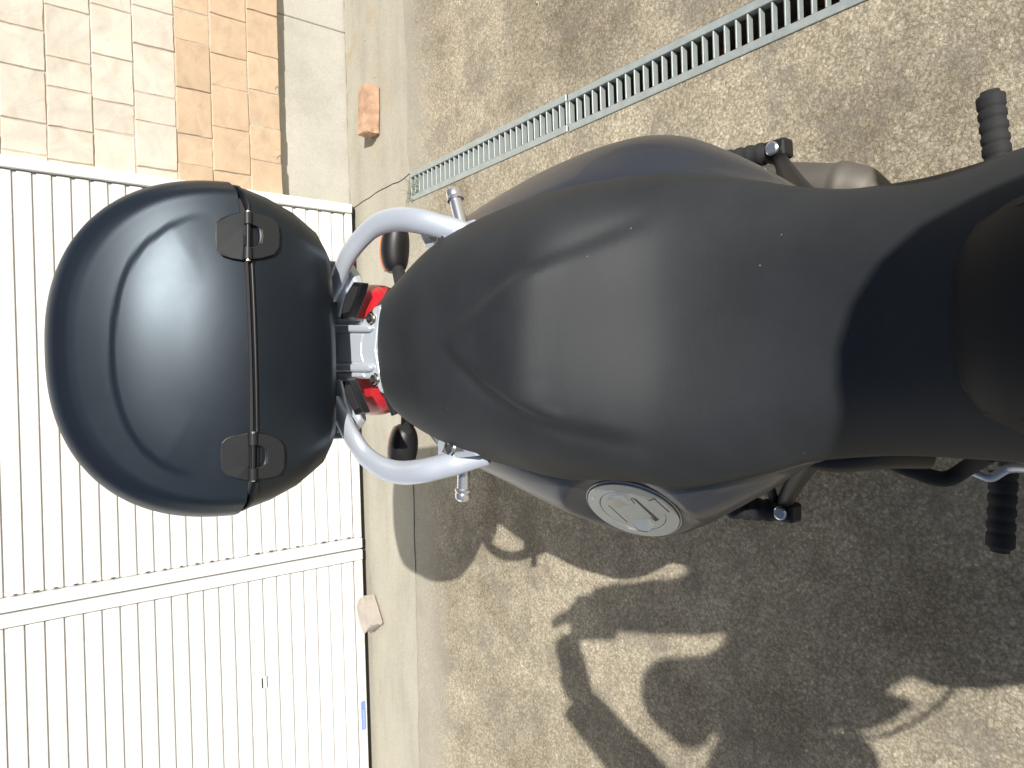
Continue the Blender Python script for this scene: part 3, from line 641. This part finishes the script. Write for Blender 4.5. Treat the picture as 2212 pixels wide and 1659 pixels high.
RP = [(680, 560), (745, 566), (762, 592), (770, 614), (757, 645), (748, 688), (795, 689), (806, 664), (822, 656), (838, 664), (832, 700), (828, 755), (834, 800), (850, 842), (840, 854), (820, 848), (806, 819), (752, 816), (752, 832), (772, 890), (776, 908), (764, 926), (746, 948), (680, 950)]
P = [atz(x, y, zp(x)) for x, y in RP]; prism('rack_plate', P, (0, 0, -.013), 'silver', GR, bevel=.0028)
def bar(name, pts, h, bev, m='silver', par=None):
    P_ = [atz(x, y, zp(x)-.001) for x, y in pts]; return prism(name, P_, (0, 0, h), m, par or GR, bevel=bev, seg=3)
bar('rack_rib', [(685, 701), (806, 702), (814, 709), (806, 718), (685, 718)], .009, .0036)
bar('rack_rib', [(685, 786), (808, 786), (816, 794), (808, 803), (685, 803)], .009, .0036)
bar('rack_pad', [(733, 691), (786, 692), (782, 700), (733, 700)], .004, .0012)
bar('rack_pad', [(735, 806), (788, 806), (793, 814), (735, 815)], .004, .0012)
bar('rack_bridge', [(733, 722), (788, 722), (784, 740), (784, 765), (789, 782), (733, 782)], .0030, .0012)
bar('rack_bridge', [(733, 570), (752, 578), (757, 604), (748, 640), (738, 686), (733, 686)], .0050, .0025)
bar('rack_bridge', [(733, 818), (742, 822), (752, 870), (764, 900), (757, 922), (733, 936)], .0050, .0025)
bar('rack_lip', [(822, 662), (829, 664), (822, 705), (817, 755), (825, 800), (840, 843), (833, 846), (818, 802), (809, 755), (814, 705)], .0045, .0018)
def screw(px, py, z, r=.0072, ax=(0, -.12, 1)):
    c = atz(px, py, z)
    o = lathe('screw', c, ax, [(r*1.3, -.004), (r*1.3, .0003), (r*1.02, .0003), (r, .0012), (r*.92, .0034), (r*.5, .0042), (r*.48, .0020), (0, .0020)], 'steel', GR, n=24)
    u, v, d = frame(ax)
    lathe('screw_socket', c+d*.0021, ax, [(r*.46, 0), (r*.46, .0012), (0, .0012)], 'gap', GR, n=6)
screw(801, 688, zp(801)); screw(809, 820, zp(809)); screw(956, 519, .842, .008); screw(972, 968, .842, .008)
# forked mounting feet with a pocket for the screw
for q in ([(905, 505), (945, 497), (1005, 500), (1000, 520), (962, 533), (945, 548), (925, 545)], [(945, 985), (985, 990), (1030, 985), (1020, 966), (985, 955), (962, 945), (945, 952)]):
    prism('mount_foot', [atz(x, y, .840) for x, y in q], (0, 0, -.012), 'silver', GR, bevel=.002)
for q in ([(922, 512), (938, 505), (985, 512), (972, 524), (950, 535)], [(955, 978), (975, 978), (1005, 975), (990, 962), (965, 955)]):
    prism('mount_pocket', [atz(x, y, .8405) for x, y in q], (0, 0, .0012), 'chrome', GR, bevel=.0004, seg=1)
# black rubber buffers under the case: frame and inset face
for q in ([(781, 610), (798, 612), (790, 640), (771, 685), (751, 690), (762, 640)], [(755, 823), (772, 821), (786, 855), (801, 890), (784, 896), (766, 858)]):
    P = np.array([atz(x, y, .884) for x, y in q]); bf = prism('rubber_buffer', P, (0, 0, .012), 'black', GR, bevel=.0015)
    c_ = P.mean(0); prism('buffer_face', c_+(P-c_)*.74+[0, 0, .0105], (0, 0, .0026), 'rubber', bf, bevel=.0008) if False else prism('buffer_face', c_+(P-c_)*.74+[0, 0, .0105], (0, 0, .0026), 'rubber', GR, bevel=.0008)
# luggage knobs
for a, b in (((1000, 497, .815), (978, 408, .815)), ((1003, 990, .815), (1000, 1082, .815))):
    A_, B_ = atz(*a), atz(*b); L = np.linalg.norm(B_-A_); k_ = B_-A_
    lathe('luggage_knob', A_, k_, [(0, -.01), (.0080, -.01), (.0080, L*.70), (.0108, L*.72), (.0108, L*.76), (.0095, L*.80), (.0103, L*.86), (.0096, L*.94), (.006, L), (0, L)], 'chrome', BK, n=28)
for px, py in ((1015, 492), (1023, 993)):
    c = atz(px, py, .81); box('rail_lug', c, (.016, .03, .012), 'silver', GR, bevel=.004)
# ---- tail light and tail tray
c = atz(803, 757, .806)
V, Fc = [], []
nu, nv = 28, 40
sg = lambda q, e: np.sign(q)*abs(q)**e
for i in range(nu+1):
    f_ = -math.pi/2+math.pi*i/nu
    for j in range(nv):
        a = 2*math.pi*j/nv
        V.append((c[0]+.099*sg(math.cos(f_), .55)*sg(math.cos(a), .70), c[1]+.090*sg(math.cos(f_), .55)*sg(math.sin(a), .9)-.002, c[2]+.034*sg(math.sin(f_), .7)))
Fc = [(i*nv+j, i*nv+(j+1) % nv, (i+1)*nv+(j+1) % nv, (i+1)*nv+j) for i in range(nu) for j in range(nv)]
mk('tail_light', V, Fc, 'red', BK, smooth=True, label='red tail light lens under the rack')
P = [atz(x, y, .826) for x, y in ((838, 632), (850, 622), (900, 610), (960, 640), (960, 880), (900, 915), (862, 898), (850, 888), (838, 860), (826, 800), (824, 720))]
prism('tail_tray', P, (0, 0, -.03), 'black', BK, bevel=.003)
tube('tail_light_bezel', spline([atz(*q) for q in ((848, 626, .832), (829, 662, .842), (818, 757, .846), (836, 848, .842), (854, 895, .832))], 24), .006, 'black', BK, n=10)
# ---- turn signals
def signal(pts, lens_side, stalk):
    A_ = spline([atz(x, y, .735) for x, y in pts], 20); ln = np.linspace(0, 1, 20)
    r = .0235*np.clip(np.sin(np.pi*(.06+.90*ln))**.28, .2, 1)
    o = tube('turn_signal', A_, r, 'black', BK, n=24, flat=1.0)
    off = np.array([0, .0085, -.001]); tube('signal_lens', A_[1:-1]+off, r[1:-1]*1.0, 'amber', o, n=24, flat=.95)
    tube('signal_stalk', spline(Z(stalk), 10), np.linspace(.010, .0125, 10), 'rubber', o, n=14)
signal([(858, 488), (853, 540), (855, 588)], 1, [(858, 575, .735), (866, 610, .742), (880, 680, .76)])
signal([(866, 1012), (872, 960), (876, 920)], 1, [(878, 950, .735), (880, 920, .738), (885, 840, .76)])
# ---- passenger pegs (folded back) on their brackets
def ppeg(sg, bolt, tip, arm):
    B = atz(*bolt); Tp = atz(*tip); d = (Tp-B); L = np.linalg.norm(d); d /= L
    pk = tube('passenger_peg', [B+d*(L*t) for t in np.linspace(0, 1, 16)], [.012, .0125]+[.0145 if k % 3 else .0125 for k in range(12)]+[.013, .009], 'rubber', BK, n=16)
    box('peg_clevis', B+np.array([0, -.004, 0]), (.024, .034, .022), 'black', pk, R=rotz(math.atan2(d[0], -d[1])*-1), bevel=.004)
    lathe('peg_bolt', B+np.array([0, -.006, .013]), (0, 0, 1), [(.0085, 0), (.0085, .003), (.0065, .0045), (0, .0045)], 'chrome', pk, n=20)
    tube('peg_bracket', spline([atz(*q) for q in arm], 12), np.linspace(.010, .014, 12), 'black', pk, n=12, flat=.8)
    return pk
ppeg(1, (1672, 328, .52), (1560, 352, .53), [(1680, 340, .515), (1700, 372, .55), (1740, 425, .60), (1800, 480, .64)])
pk = ppeg(-1, (1690, 1104, .52), (1570, 1096, .53), [(1690, 1095, .515), (1712, 1050, .55), (1745, 1000, .60), (1800, 930, .64)])
tube('peg_brace', spline(Z([(1675, 1088, .515), (1665, 1040, .56), (1740, 990, .61)]), 8), .006, 'black', pk, n=10)
# ---- rider pegs
def rpeg(a, b):
    A_, B_ = atz(*a), atz(*b); d = B_-A_; L = np.linalg.norm(d); d /= L; t = np.linspace(0, 1, 42)
    r = .0160*np.clip((t/.07), .45, 1)**.5; r = np.where((t > .12) & (t < .95), r-.0016*(np.abs(((t*6) % 1)-.5) < .16), r)
    return tube('rider_peg', [A_+d*(L*k) for k in t], r, 'rubber', BK, n=22, flat=.85, label='ribbed black rubber footrest')
rpeg((2138, 198, .33), (2156, 352, .33)); rpeg((2160, 1192, .33), (2168, 1020, .33))
for sg, px, py in ((1, 2160, 400), (-1, 2170, 1000)):
    A_ = atz(px, py, .33); tube('peg_mount', spline([A_, A_+[-sg*.05, 0, .02], (AX+sg*.10, A_[1]+.02, .40)], 10), .013, 'engine', BK, n=12)
# brake pedal and pipework on the right-hand flank (towards the gate-side shadow)
tube('brake_pedal', spline(Z([(2085, 1012, .36), (2110, 1022, .36), (2140, 1032, .36), (2162, 1020, .36), (2180, 1012, .36), (2230, 1012, .37)]), 24), .0055, 'silver', BK, n=10)
tube('brake_hose', spline(Z([(1900, 985, .50), (1960, 1012, .49), (2040, 1035, .47), (2090, 1010, .47), (2140, 980, .50)]), 24), .009, 'rubber', BK, n=12)
tube('frame_tube', spline(Z([(1700, 975, .62), (1800, 992, .60), (1900, 985, .57), (2000, 985, .52)]), 16), .014, 'black', BK, n=12)
# ---- muffler on the other flank
ma = [atz(1600, 420, .52), atz(1700, 408, .52), atz(1800, 412, .515), atz(1822, 412, .513), atz(1850, 416, .51), atz(1880, 425, .505), atz(1915, 440, .50), atz(1960, 470, .49)]
mp_ = spline(ma, 60); tt = np.linspace(0, 1, 60)
mr_ = np.interp(tt, [0, .60, .61, .64, .65, .74, .86, 1], [.031, .031, .0335, .0335, .032, .030, .019, .016])
tube('muffler', mp_, mr_, 'exh', BK, n=28, label='brushed steel exhaust muffler with clamp band')
# ---- running gear, engine, front end (mostly hidden under the seat or outside the picture)
def wheel(name, yc, r, w_):
    ti = lathe(name, (AX-w_/2, yc, r), (1, 0, 0), [(r-.075, 0), (r-.03, -.006), (r-.012, .006), (r-.002, w_*.3), (r, w_*.5), (r-.002, w_*.7), (r-.012, w_-.006), (r-.03, w_+.006), (r-.075, w_), (r-.09, w_*.7), (r-.09, w_*.3)], 'rubber', BK, n=64, ring=True)
    lathe('rim', (AX-w_*.4, yc, r), (1, 0, 0), [(r-.10, 0), (r-.078, 0), (r-.078, w_*.8), (r-.10, w_*.8), (r-.105, w_*.4)], 'engine', ti, n=48, ring=True)
    lathe('hub', (AX-.06, yc, r), (1, 0, 0), [(0, 0), (.035, 0), (.03, .06), (.035, .12), (0, .12)], 'engine', ti, n=20)
    for k in range(5):
        a = k*2*math.pi/5; tube('spoke', [(AX, yc+.02*math.cos(a), r+.02*math.sin(a)), (AX, yc+(r-.1)*math.cos(a), r+(r-.1)*math.sin(a))], [.02, .014], 'engine', ti, n=8)
    lathe('brake_disc', (AX+.062, yc, r), (1, 0, 0), [(.07, 0), (.135, 0), (.135, .004), (.07, .004)], 'chrome', ti, n=40, ring=True)
wheel('rear_wheel', .70, .310, .130); wheel('front_wheel', -.84, .325, .105)
def smoothbox(name, c, s_, m, bev, parent=BK): return box(name, c, s_, m, parent, bevel=bev, seg=3, smooth=True, auto=.7)
smoothbox('engine_block', (AX, -.05, .44), (.24, .36, .34), 'engine', .04); smoothbox('cylinder', (AX, -.16, .64), (.19, .17, .18), 'engine', .025)
smoothbox('airbox', (AX, .16, .62), (.18, .28, .20), 'black', .03); smoothbox('fuel_tank', (AX, .55, .67), (.20, .36, .16), 'black', .04)
for sg in (-1, 1): tube('swingarm', [(AX+sg*.085, .16, .42), (AX+sg*.10, .45, .36), (AX+sg*.095, .72, .31)], [.022, .024, .020], 'engine', BK, n=12, flat=1.3)
tube('shock_absorber', [(AX+.02, .30, .42), (AX+.02, .36, .66)], .028, 'black', BK, n=16)
tube('rear_mudguard', spline([(AX, .62, .66), (AX, .80, .68), (AX, .93, .66), (AX, 1.02, .58), (AX, 1.07, .50)], 16), [.06]*16, 'black', BK, n=14, flat=.14)
for sg in (-1, 1): tube('centre_stand_leg', [(AX+sg*.10, .22, .28), (AX+sg*.17, .30, .02), (AX+sg*.17, .36, .012)], [.014, .014, .012], 'black', BK, n=10)
tube('stand_bridge', [(AX-.12, .25, .16), (AX+.12, .25, .16)], .012, 'black', BK, n=10)
for sg in (-1, 1):
    f_ = tube('fork_leg', [(AX+sg*.10, -.40, .98), (AX+sg*.10, -.58, .62), (AX+sg*.10, -.60, .60), (AX+sg*.10, -.84, .325)], [.021, .021, .028, .028], 'engine', BK, n=18)
prism('steering_yoke', [(AX-.13, -.33, .96), (AX+.13, -.33, .96), (AX+.13, -.44, .94), (AX-.13, -.44, .94)], (0, 0, .03), 'engine', BK, bevel=.008)
hb = [(AX-.395, -.215, 1.075), (AX-.27, -.265, 1.085), (AX-.16, -.315, 1.07), (AX-.06, -.34, 1.02), (AX+.06, -.34, 1.02), (AX+.16, -.315, 1.07), (AX+.27, -.265, 1.085), (AX+.395, -.215, 1.075)]
HB = tube('handlebar', spline(hb, 48), .0115, 'black', BK, n=14)
for sg in (-1, 1):
    tube('grip', [(AX+sg*.275, -.263, 1.085), (AX+sg*.33, -.241, 1.081), (AX+sg*.41, -.209, 1.074)], [.0165, .0175, .0185], 'rubber', HB, n=16)
    tube('lever', spline([(AX+sg*.23, -.30, 1.08), (AX+sg*.30, -.315, 1.075), (AX+sg*.40, -.285, 1.07)], 12), [.008]*12, 'engine', HB, n=10)
    tube('hand_guard', spline([(AX+sg*.42, -.21, 1.075), (AX+sg*.43, -.31, 1.085), (AX+sg*.36, -.38, 1.095), (AX+sg*.25, -.40, 1.09)], 16), [.03, .04]+[.05]*12+[.045, .03], 'black', HB, n=12, flat=1, upv=(0, 0, 1))
    ms = tube('mirror_stalk', spline([(AX+sg*.21, -.30, 1.09), (AX+sg*.23, -.33, 1.18), (AX+sg*.33, -.34, 1.25), (AX+sg*.37, -.33, 1.27)], 16), .0065, 'black', HB, n=10)
    mc = lathe('mirror', (AX+sg*.40, -.33, 1.285), (sg*-.15, 1, -.12), [(0, -.035), (.04, -.032), (.063, -.015), (.068, 0), (0, .001)], 'black', BK, n=28)
    lathe('mirror_glass', (AX+sg*.40, -.33, 1.285), (sg*-.15, 1, -.12), [(0, .0012), (.055, .0012), (.055, .002), (0, .002)], 'mirror', mc, n=28)
smoothbox('instrument_panel', (AX+.02, -.42, 1.00), (.18, .05, .10), 'black', .015)
ws = []
for z_, y_, hw in ((.90, -.60, .14), (.95, -.575, .15), (1.0, -.545, .145), (1.04, -.525, .12), (1.065, -.51, .08)):
    ws.append(np.array([(AX+hw*k, y_+.08*abs(k)**2, z_) for k in np.linspace(-1, 1, 13)]))
V, Fc = loft(ws, closed=False, caps=False); o = mk('windscreen', V, Fc, 'glassy', BK, smooth=True); md_ = o.modifiers.new('thick', 'SOLIDIFY'); md_.thickness = .003
smoothbox('headlight', (AX, -.55, .86), (.24, .12, .15), 'black', .04)
tube('front_mudguard', spline([(AX, -1.02, .60), (AX, -.90, .685), (AX, -.76, .69), (AX, -.62, .63)], 14), [.065]*14, 'panel', BK, n=14, flat=.16)
tube('clutch_cable', spline([(AX-.23, -.30, 1.07), (AX-.26, -.38, 1.02), (AX-.16, -.44, .94), (AX-.09, -.30, .82)], 20), .004, 'rubber', BK, n=8)
tube('brake_line', spline([(AX+.23, -.30, 1.07), (AX+.26, -.38, 1.02), (AX+.16, -.46, .92), (AX+.12, -.60, .62)], 20), .004, 'rubber', BK, n=8)

# ================================================================== TOP CASE
TC = thing('top_case', 'rounded satin black plastic top case fixed on the silver rack', 'luggage case', (AX, 1.05, .90))
ZS, YF = 1.040, .882
A_R, H_R = .190, .168
def yface(x, z): return YF + (z-ZS)*.26 + .62*x*x + 2.1*max(0, z-ZS)**2
knots_n = 46; PHI = np.linspace(0, math.pi, 97)
def sp(c, e): return np.sign(c)*np.abs(c)**e
secs = []
for ph in PHI:
    cx, sx = sp(math.cos(ph), .86), sp(math.sin(ph), .80)
    def pt(a, h, dy): 
        x = a*cx; z = ZS+h*sx; return [AX+x, yface(A_R*cx*.98, ZS+H_R*sx*.98)+dy, z]
    line = []
    for k in (0, .08, .16, .25, .36, .48, .6, .72, .83, .91, .96, .985):
        x = A_R*k*cx; z = ZS+H_R*k*sx; line.append([AX+x, yface(x, z), z])
    line += [pt(A_R+.0015, H_R+.001, .0045), pt(A_R+.006, H_R+.0065, .011), pt(A_R+.016, H_R+.015, .028), pt(A_R+.022, H_R+.019, .055), pt(A_R+.021, H_R+.015, .085)]
    q = pt(A_R+.010, H_R-.030, 0); q[1] = 1.165-.02*sx+.035*(1-sx); line.append(q)
    q = pt(A_R-.030, H_R-.09, 0); q[1] = 1.235; line.append(q); q = [AX+.5*A_R*cx, 1.262, ZS+.25*H_R*sx]; line.append(q); line.append([AX, 1.268, ZS])
    secs.append(spline(line, 170))
A = np.array(secs)
# recessed swage line across the lid face
D = proj(A.reshape(-1, 3)).reshape(A.shape[:2]+(2,))
GRV = np.array([(452, 462), (395, 476), (345, 503), (300, 543), (268, 600), (250, 670), (243, 740), (244, 800), (254, 860), (278, 925), (318, 978), (365, 1010), (432, 1031)], float)
GV = spline(GRV, 200); seg_d = np.linalg.norm(D[:, :, None, :]-GV[None, None, :, :], axis=-1); md = seg_d.min(-1); ki = seg_d.argmin(-1)
cen = np.array([560., 755.]); side = np.sign(np.linalg.norm(D-cen, axis=-1)-np.linalg.norm(GV[ki]-cen, axis=-1))
sd = md*side; front = (A[..., 1] < 1.09)&(np.arange(A.shape[1])[None, :] < 95)
endf = np.minimum(1, np.minimum(ki, 199-ki)/22.0)
nrm = np.array([0, -.72, .69])
inside = (1-smst(-7, 8, sd))*(md < 300)
A = A + (front*endf*.0020*(1-smst(-5, 5, sd))*(1-smst(20, 150, -sd)))[..., None]*nrm          # the inner panel stands proud
n = A.shape[1]; V = A.reshape(-1, 3); Fc = [(i*n+j, i*n+j+1, (i+1)*n+j+1, (i+1)*n+j) for i in range(len(A)-1) for j in range(n-1)]
lid = mk('lid', V, Fc, 'case', TC, smooth=True)
# base shell
base = []
def outline(hwf, hw, yf, yb, z, m=64):
    pts = []
    k = spline([(AX-hwf, yf), (AX-hwf*.5, yf-.006), (AX, yf-.008), (AX+hwf*.5, yf-.006), (AX+hwf, yf)], 20)
    sideR = spline([(AX+hwf, yf), (AX+hwf+(hw-hwf)*.62, yf+.026), (AX+hw, yf+.10), (AX+hw*.98, yf+.19), (AX+hw*.84, yb-.055), (AX+hw*.45, yb-.008), (AX, yb)], 26)
    sideL = sideR[::-1].copy(); sideL[:, 0] = 2*AX-sideL[:, 0]
    return np.array([(x, y, z) for x, y in np.r_[k[:-1], sideR[:-1], sideL[:-1]]])
for z, hwf, hw, yf, yb in ((.9175, .104, .145, .914, 1.21), (.9215, .113, .158, .902, 1.23), (.933, .121, .172, .893, 1.245), (.966, .140, .192, .885, 1.26), (1.001, .157, .204, .882, 1.27), (1.027, .168, .209, .882, 1.275), (1.0355, .170, .210, .883, 1.276)):
    base.append(outline(hwf, hw, yf, yb, z))
V, Fc = loft(base); bs = mk('base_shell', V, Fc, 'case', TC, smooth=True, auto=.9)
rim_ = outline(.164, .204, .890, 1.262, 1.0365); V, Fc = loft([rim_, rim_+[0, 0, .003]]); mk('seal', V, Fc, 'gap', TC)
bead = outline(.1695, .2095, .8825, 1.276, 1.0345); bd = np.r_[bead[-30:], bead[:50]]
tube('rim_bead', bd, .0022, 'chrome' if False else 'black', TC, n=8)
# mounting foot between rack and case
box('mounting_foot', (AX, 1.08, .910), (.16, .20, .016), 'black', TC, bevel=.003)
# hinges
def ondir(px, py, fn):
    """point where the line of sight meets the case face y = fn(x, z)"""
    d = ray(px, py); t = .9
    for _ in range(30):
        p_ = CAM+d*t; t += (fn(p_[0]-AX, p_[2])-p_[1])/d[1]*.7
    return CAM+d*t
fl = lambda x, z: yface(x, max(z, ZS)); fb = lambda x, z: YF-.007+.30*x*x+max(0, .985-z)*.10
for hy, dxp in ((512, 0), (985, 11)):
    hn = None
    up_pts = [(532, -52), (505, -47), (482, -39), (472, -29), (470, 0), (472, 30), (482, 41), (505, 48), (532, 53), (534, 21), (552, 21), (552, -22), (534, -22)]
    B = [ondir(x+dxp, hy+y, fl) for x, y in up_pts]; nn = np.array([0, -.72, .69])
    hn = prism('hinge', [b_+nn*.001 for b_ in B], nn*.0065, 'hinge', TC, bevel=.0016, label='black plastic hinge plate')
    lo_pts = [(536, -50), (565, -47), (590, -38), (601, -24), (603, 0), (602, 26), (592, 40), (565, 48), (538, 50), (538, 24), (552, 22), (563, 14), (565, 0), (563, -14), (552, -22), (538, -24)]
    B = [ondir(x+dxp, hy+y, fb) for x, y in lo_pts]; nn = np.array([0, -.97, .24])
    prism('hinge_lower_leaf', [b_+nn*.001 for b_ in B], nn*.005, 'hinge', hn, bevel=.0014)
    p1, p2 = ondir(538+dxp, hy-50, fb), ondir(538+dxp, hy-25, fb); q1, q2 = ondir(538+dxp, hy+25, fb), ondir(538+dxp, hy+50, fb); o_ = np.array([0, -.005, .003])
    for a_, b_ in ((p1, p2), (q1, q2)): tube('hinge_knuckle', [a_+o_, b_+o_], .0048, 'hinge', hn, n=14)
    tube('hinge_pin', [p1+o_, q2+o_], .0026, 'black', hn, n=10)
    for e_, v_ in ((p1, p1-q2), (q2, q2-p1)): tube('pin_end', [e_+o_, e_+o_+v_*.035], .0028, 'chrome', hn, n=12)
    ww = [ondir(556+dxp+7*math.sin(t_), hy+20*math.cos(t_), fb)+np.array([0, -.004, .001]) for t_ in np.linspace(0, math.pi, 10)]
    tube('hinge_stop', ww, .0018, 'black', hn, n=6)

# ================================================================== PHOTOGRAPHER (casts the shadow with the two arms)
PX = .0
PE = thing('person', 'person in a dark jacket leaning over the handlebar, arms out, holding up a camera', 'person', (.40, -.72, 0))
def skin(name, verts, edges, radii, m, sub=2, root=0, parent=PE):
    off = rootloc(parent); me = bpy.data.meshes.new(name); me.from_pydata([tuple(np.array(v)-off) for v in verts], edges, []); me.materials.append(MT[m])
    o = bpy.data.objects.new(name, me); COL.objects.link(o); o.parent = parent
    mo = o.modifiers.new('skin', 'SKIN'); mo.use_smooth_shade = True
    if not me.skin_vertices: 
        bpy.context.view_layer.objects.active = o
    lay = me.skin_vertices[0].data if me.skin_vertices else None
    for i, r in enumerate(radii):
        rr = r if isinstance(r, tuple) else (r, r)
        lay[i].radius = rr; lay[i].use_root = (i == root)
    s_ = o.modifiers.new('sub', 'SUBSURF'); s_.levels = sub; s_.render_levels = sub
    return o
hip = (.40, -.74, .89); waist = (.31, -.66, 1.05); chest = (.15, -.52, 1.25); neck = (.04, -.50, 1.40); nk2 = (.01, -.49, 1.445); XH = -.03
SHO = {1: (.300, -.40, 1.355), -1: (-.12, -.50, 1.335)}; ELB = {1: (.105, -.315, 1.27), -1: (-.405, -.27, 1.31)}; WRI = {1: (.060, -.080, 1.40), -1: (-.215, .000, 1.41)}; HND = {1: (.030, -.005, 1.425), -1: (-.095, .014, 1.428)}
HPJ = {1: (.50, -.76, .86), -1: (.31, -.74, .86)}; KNE = {1: (.55, -.72, .47), -1: (.345, -.66, .47)}; ANK = {1: (.58, -.80, .09), -1: (.37, -.72, .09)}
# body: trunk, head, arms and legs as one continuous skinned figure
bv = [hip, waist, chest, neck, nk2, (-.005, -.50, 1.49), (XH, -.465, 1.555), (XH, -.47, 1.62)]; be = [(i, i+1) for i in range(7)]; br = [(.12, .10), (.11, .09), (.10, .08), .058, .056, .086, .104, .090]
for s_ in (-1, 1):
    k = len(bv); a_ = ANK[s_]; bv += [SHO[s_], ELB[s_], WRI[s_], HPJ[s_], KNE[s_], a_, (a_[0]-.02, a_[1]+.11, .035)]
    br += [.050, .050, .048, .095, .058, .042, .036]; be += [(2, k), (k, k+1), (k+1, k+2), (0, k+3), (k+3, k+4), (k+4, k+5), (k+5, k+6)]
skin('body', bv, be, br, 'skin')
jv = [hip, waist, chest, (.07, -.515, 1.36)]; je = [(0, 1), (1, 2), (2, 3)]; jr = [(.165, .135), (.165, .135), (.185, .140), (.09, .08)]
for s_ in (-1, 1):
    k = len(jv); jv.append(tuple(np.array(SHO[s_])*.9+np.array(chest)*.1)); jr.append(.085); je.append((2, k))
jk = skin('jacket', jv, je, jr, 'cloth')
for s_ in (-1, 1):
    q_ = spline([np.array(chest)*.45+np.array(SHO[s_])*.55, SHO[s_], ELB[s_], np.array(WRI[s_])*1.05-np.array(ELB[s_])*.05], 30)
    tube('sleeve', q_, np.interp(np.linspace(0, 1, 30), [0, .2, .35, .6, .8, 1], [.06, .088, .080, .070, .062, .054])*(1+.03*np.sin(np.arange(30)*1.7)), 'cloth', jk, n=18)
tv = [hip, (.37, -.72, .97)]; te = [(0, 1)]; tr = [(.162, .132), (.15, .125)]
for s_ in (-1, 1):
    k = len(tv); tv += [HPJ[s_], KNE[s_], ANK[s_]]; tr += [.112, .078, .062]; te += [(0, k), (k, k+1), (k+1, k+2)]
skin('trousers', tv, te, tr, 'jeans')
skin('hair', [(XH, -.520, 1.515), (XH, -.495, 1.56), (XH, -.455, 1.595)], [(0, 1), (1, 2)], [.095, .110, .095], 'hair')
for s_ in (-1, 1):
    a_ = ANK[s_]; skin('shoe', [(a_[0], a_[1]-.03, .045), (a_[0]-.01, a_[1]+.05, .045), (a_[0]-.025, a_[1]+.17, .036)], [(0, 1), (1, 2)], [.044, .046, .036], 'rubber')
    skin('ear', [(XH+s_*.081, -.495, 1.535), (XH+s_*.086, -.498, 1.565)], [(0, 1)], [.012, .016], 'skin', 1)
    skin('eye', [(XH+s_*.032, -.384, 1.558), (XH+s_*.032, -.381, 1.556)], [(0, 1)], [.009, .008], 'hair', 1)
    # hand: palm with four fingers wrapped round the camera and a thumb
    h0 = np.array(WRI[s_]); hk = np.array(HND[s_]); d = (hk-h0)
    vv = [tuple(h0), tuple(h0+d*.55), tuple(hk)]; ee = [(0, 1), (1, 2)]; rr = [(.050, .044), (.052, .034), (.050, .028)]
    for f_ in range(4):
        k = len(vv); b0 = hk+np.array([s_*.004, 0, .030-.020*f_]); L = (.9, 1, .95, .78)[f_]
        if s_ < 0: vv += [tuple(b0+np.array([.01, 0, 0])), tuple(b0+np.array([.038*L, .006, .004])), tuple(b0+np.array([.062*L, .008, .004])), tuple(b0+np.array([.080*L, .002, 0]))]
        else: vv += [tuple(b0), tuple(b0+np.array([-s_*.004, .026*L, .016*L])), tuple(b0+np.array([-s_*.018, .036*L, .022*L])), tuple(b0+np.array([-s_*.034, .036*L, .024*L]))]
        rr += [.017, .0160, .015, .013] if s_ < 0 else [.014, .0130, .012, .010]; ee += [(2, k), (k, k+1), (k+1, k+2), (k+2, k+3)]
    k = len(vv); vv += [tuple(h0+d*.5+np.array([-s_*.02, 0, .02])), tuple(h0+d*.8+np.array([-s_*.030, -.006, .030])), tuple(h0+d*.95+np.array([-s_*.038, -.010, .036]))]
    rr += [.017, .014, .011]; ee += [(1, k), (k, k+1), (k+1, k+2)]
    skin('hand', vv, ee, rr, 'skin', 1)
PX = XH
skin('nose', [(PX, -.384, 1.54), (PX, -.370, 1.52)], [(0, 1)], [.010, .013], 'skin', 1)
skin('mouth', [(PX-.02, -.390, 1.492), (PX+.02, -.390, 1.492)], [(0, 1)], [.006, .006], 'skin', 1)
# the compact camera in the hands, held upright, its lens just behind the viewpoint
Rc = np.c_[RGT, -FWD, UPV]     # local x = right, y = backwards, z = up
cc = CAM-FWD*.036
CM = thing('compact_camera', 'small black compact camera held upright in both hands', 'camera', tuple(cc))
box('camera_body', cc-FWD*.008, (.068, .026, .112), 'black', CM, R=Rc, bevel=.006, seg=3)
lathe('camera_lens', cc+FWD*.005, FWD, [(.022, 0), (.022, .010), (.019, .016), (.016, .016), (.014, .013), (0, .013)], 'lens', CM, n=32)
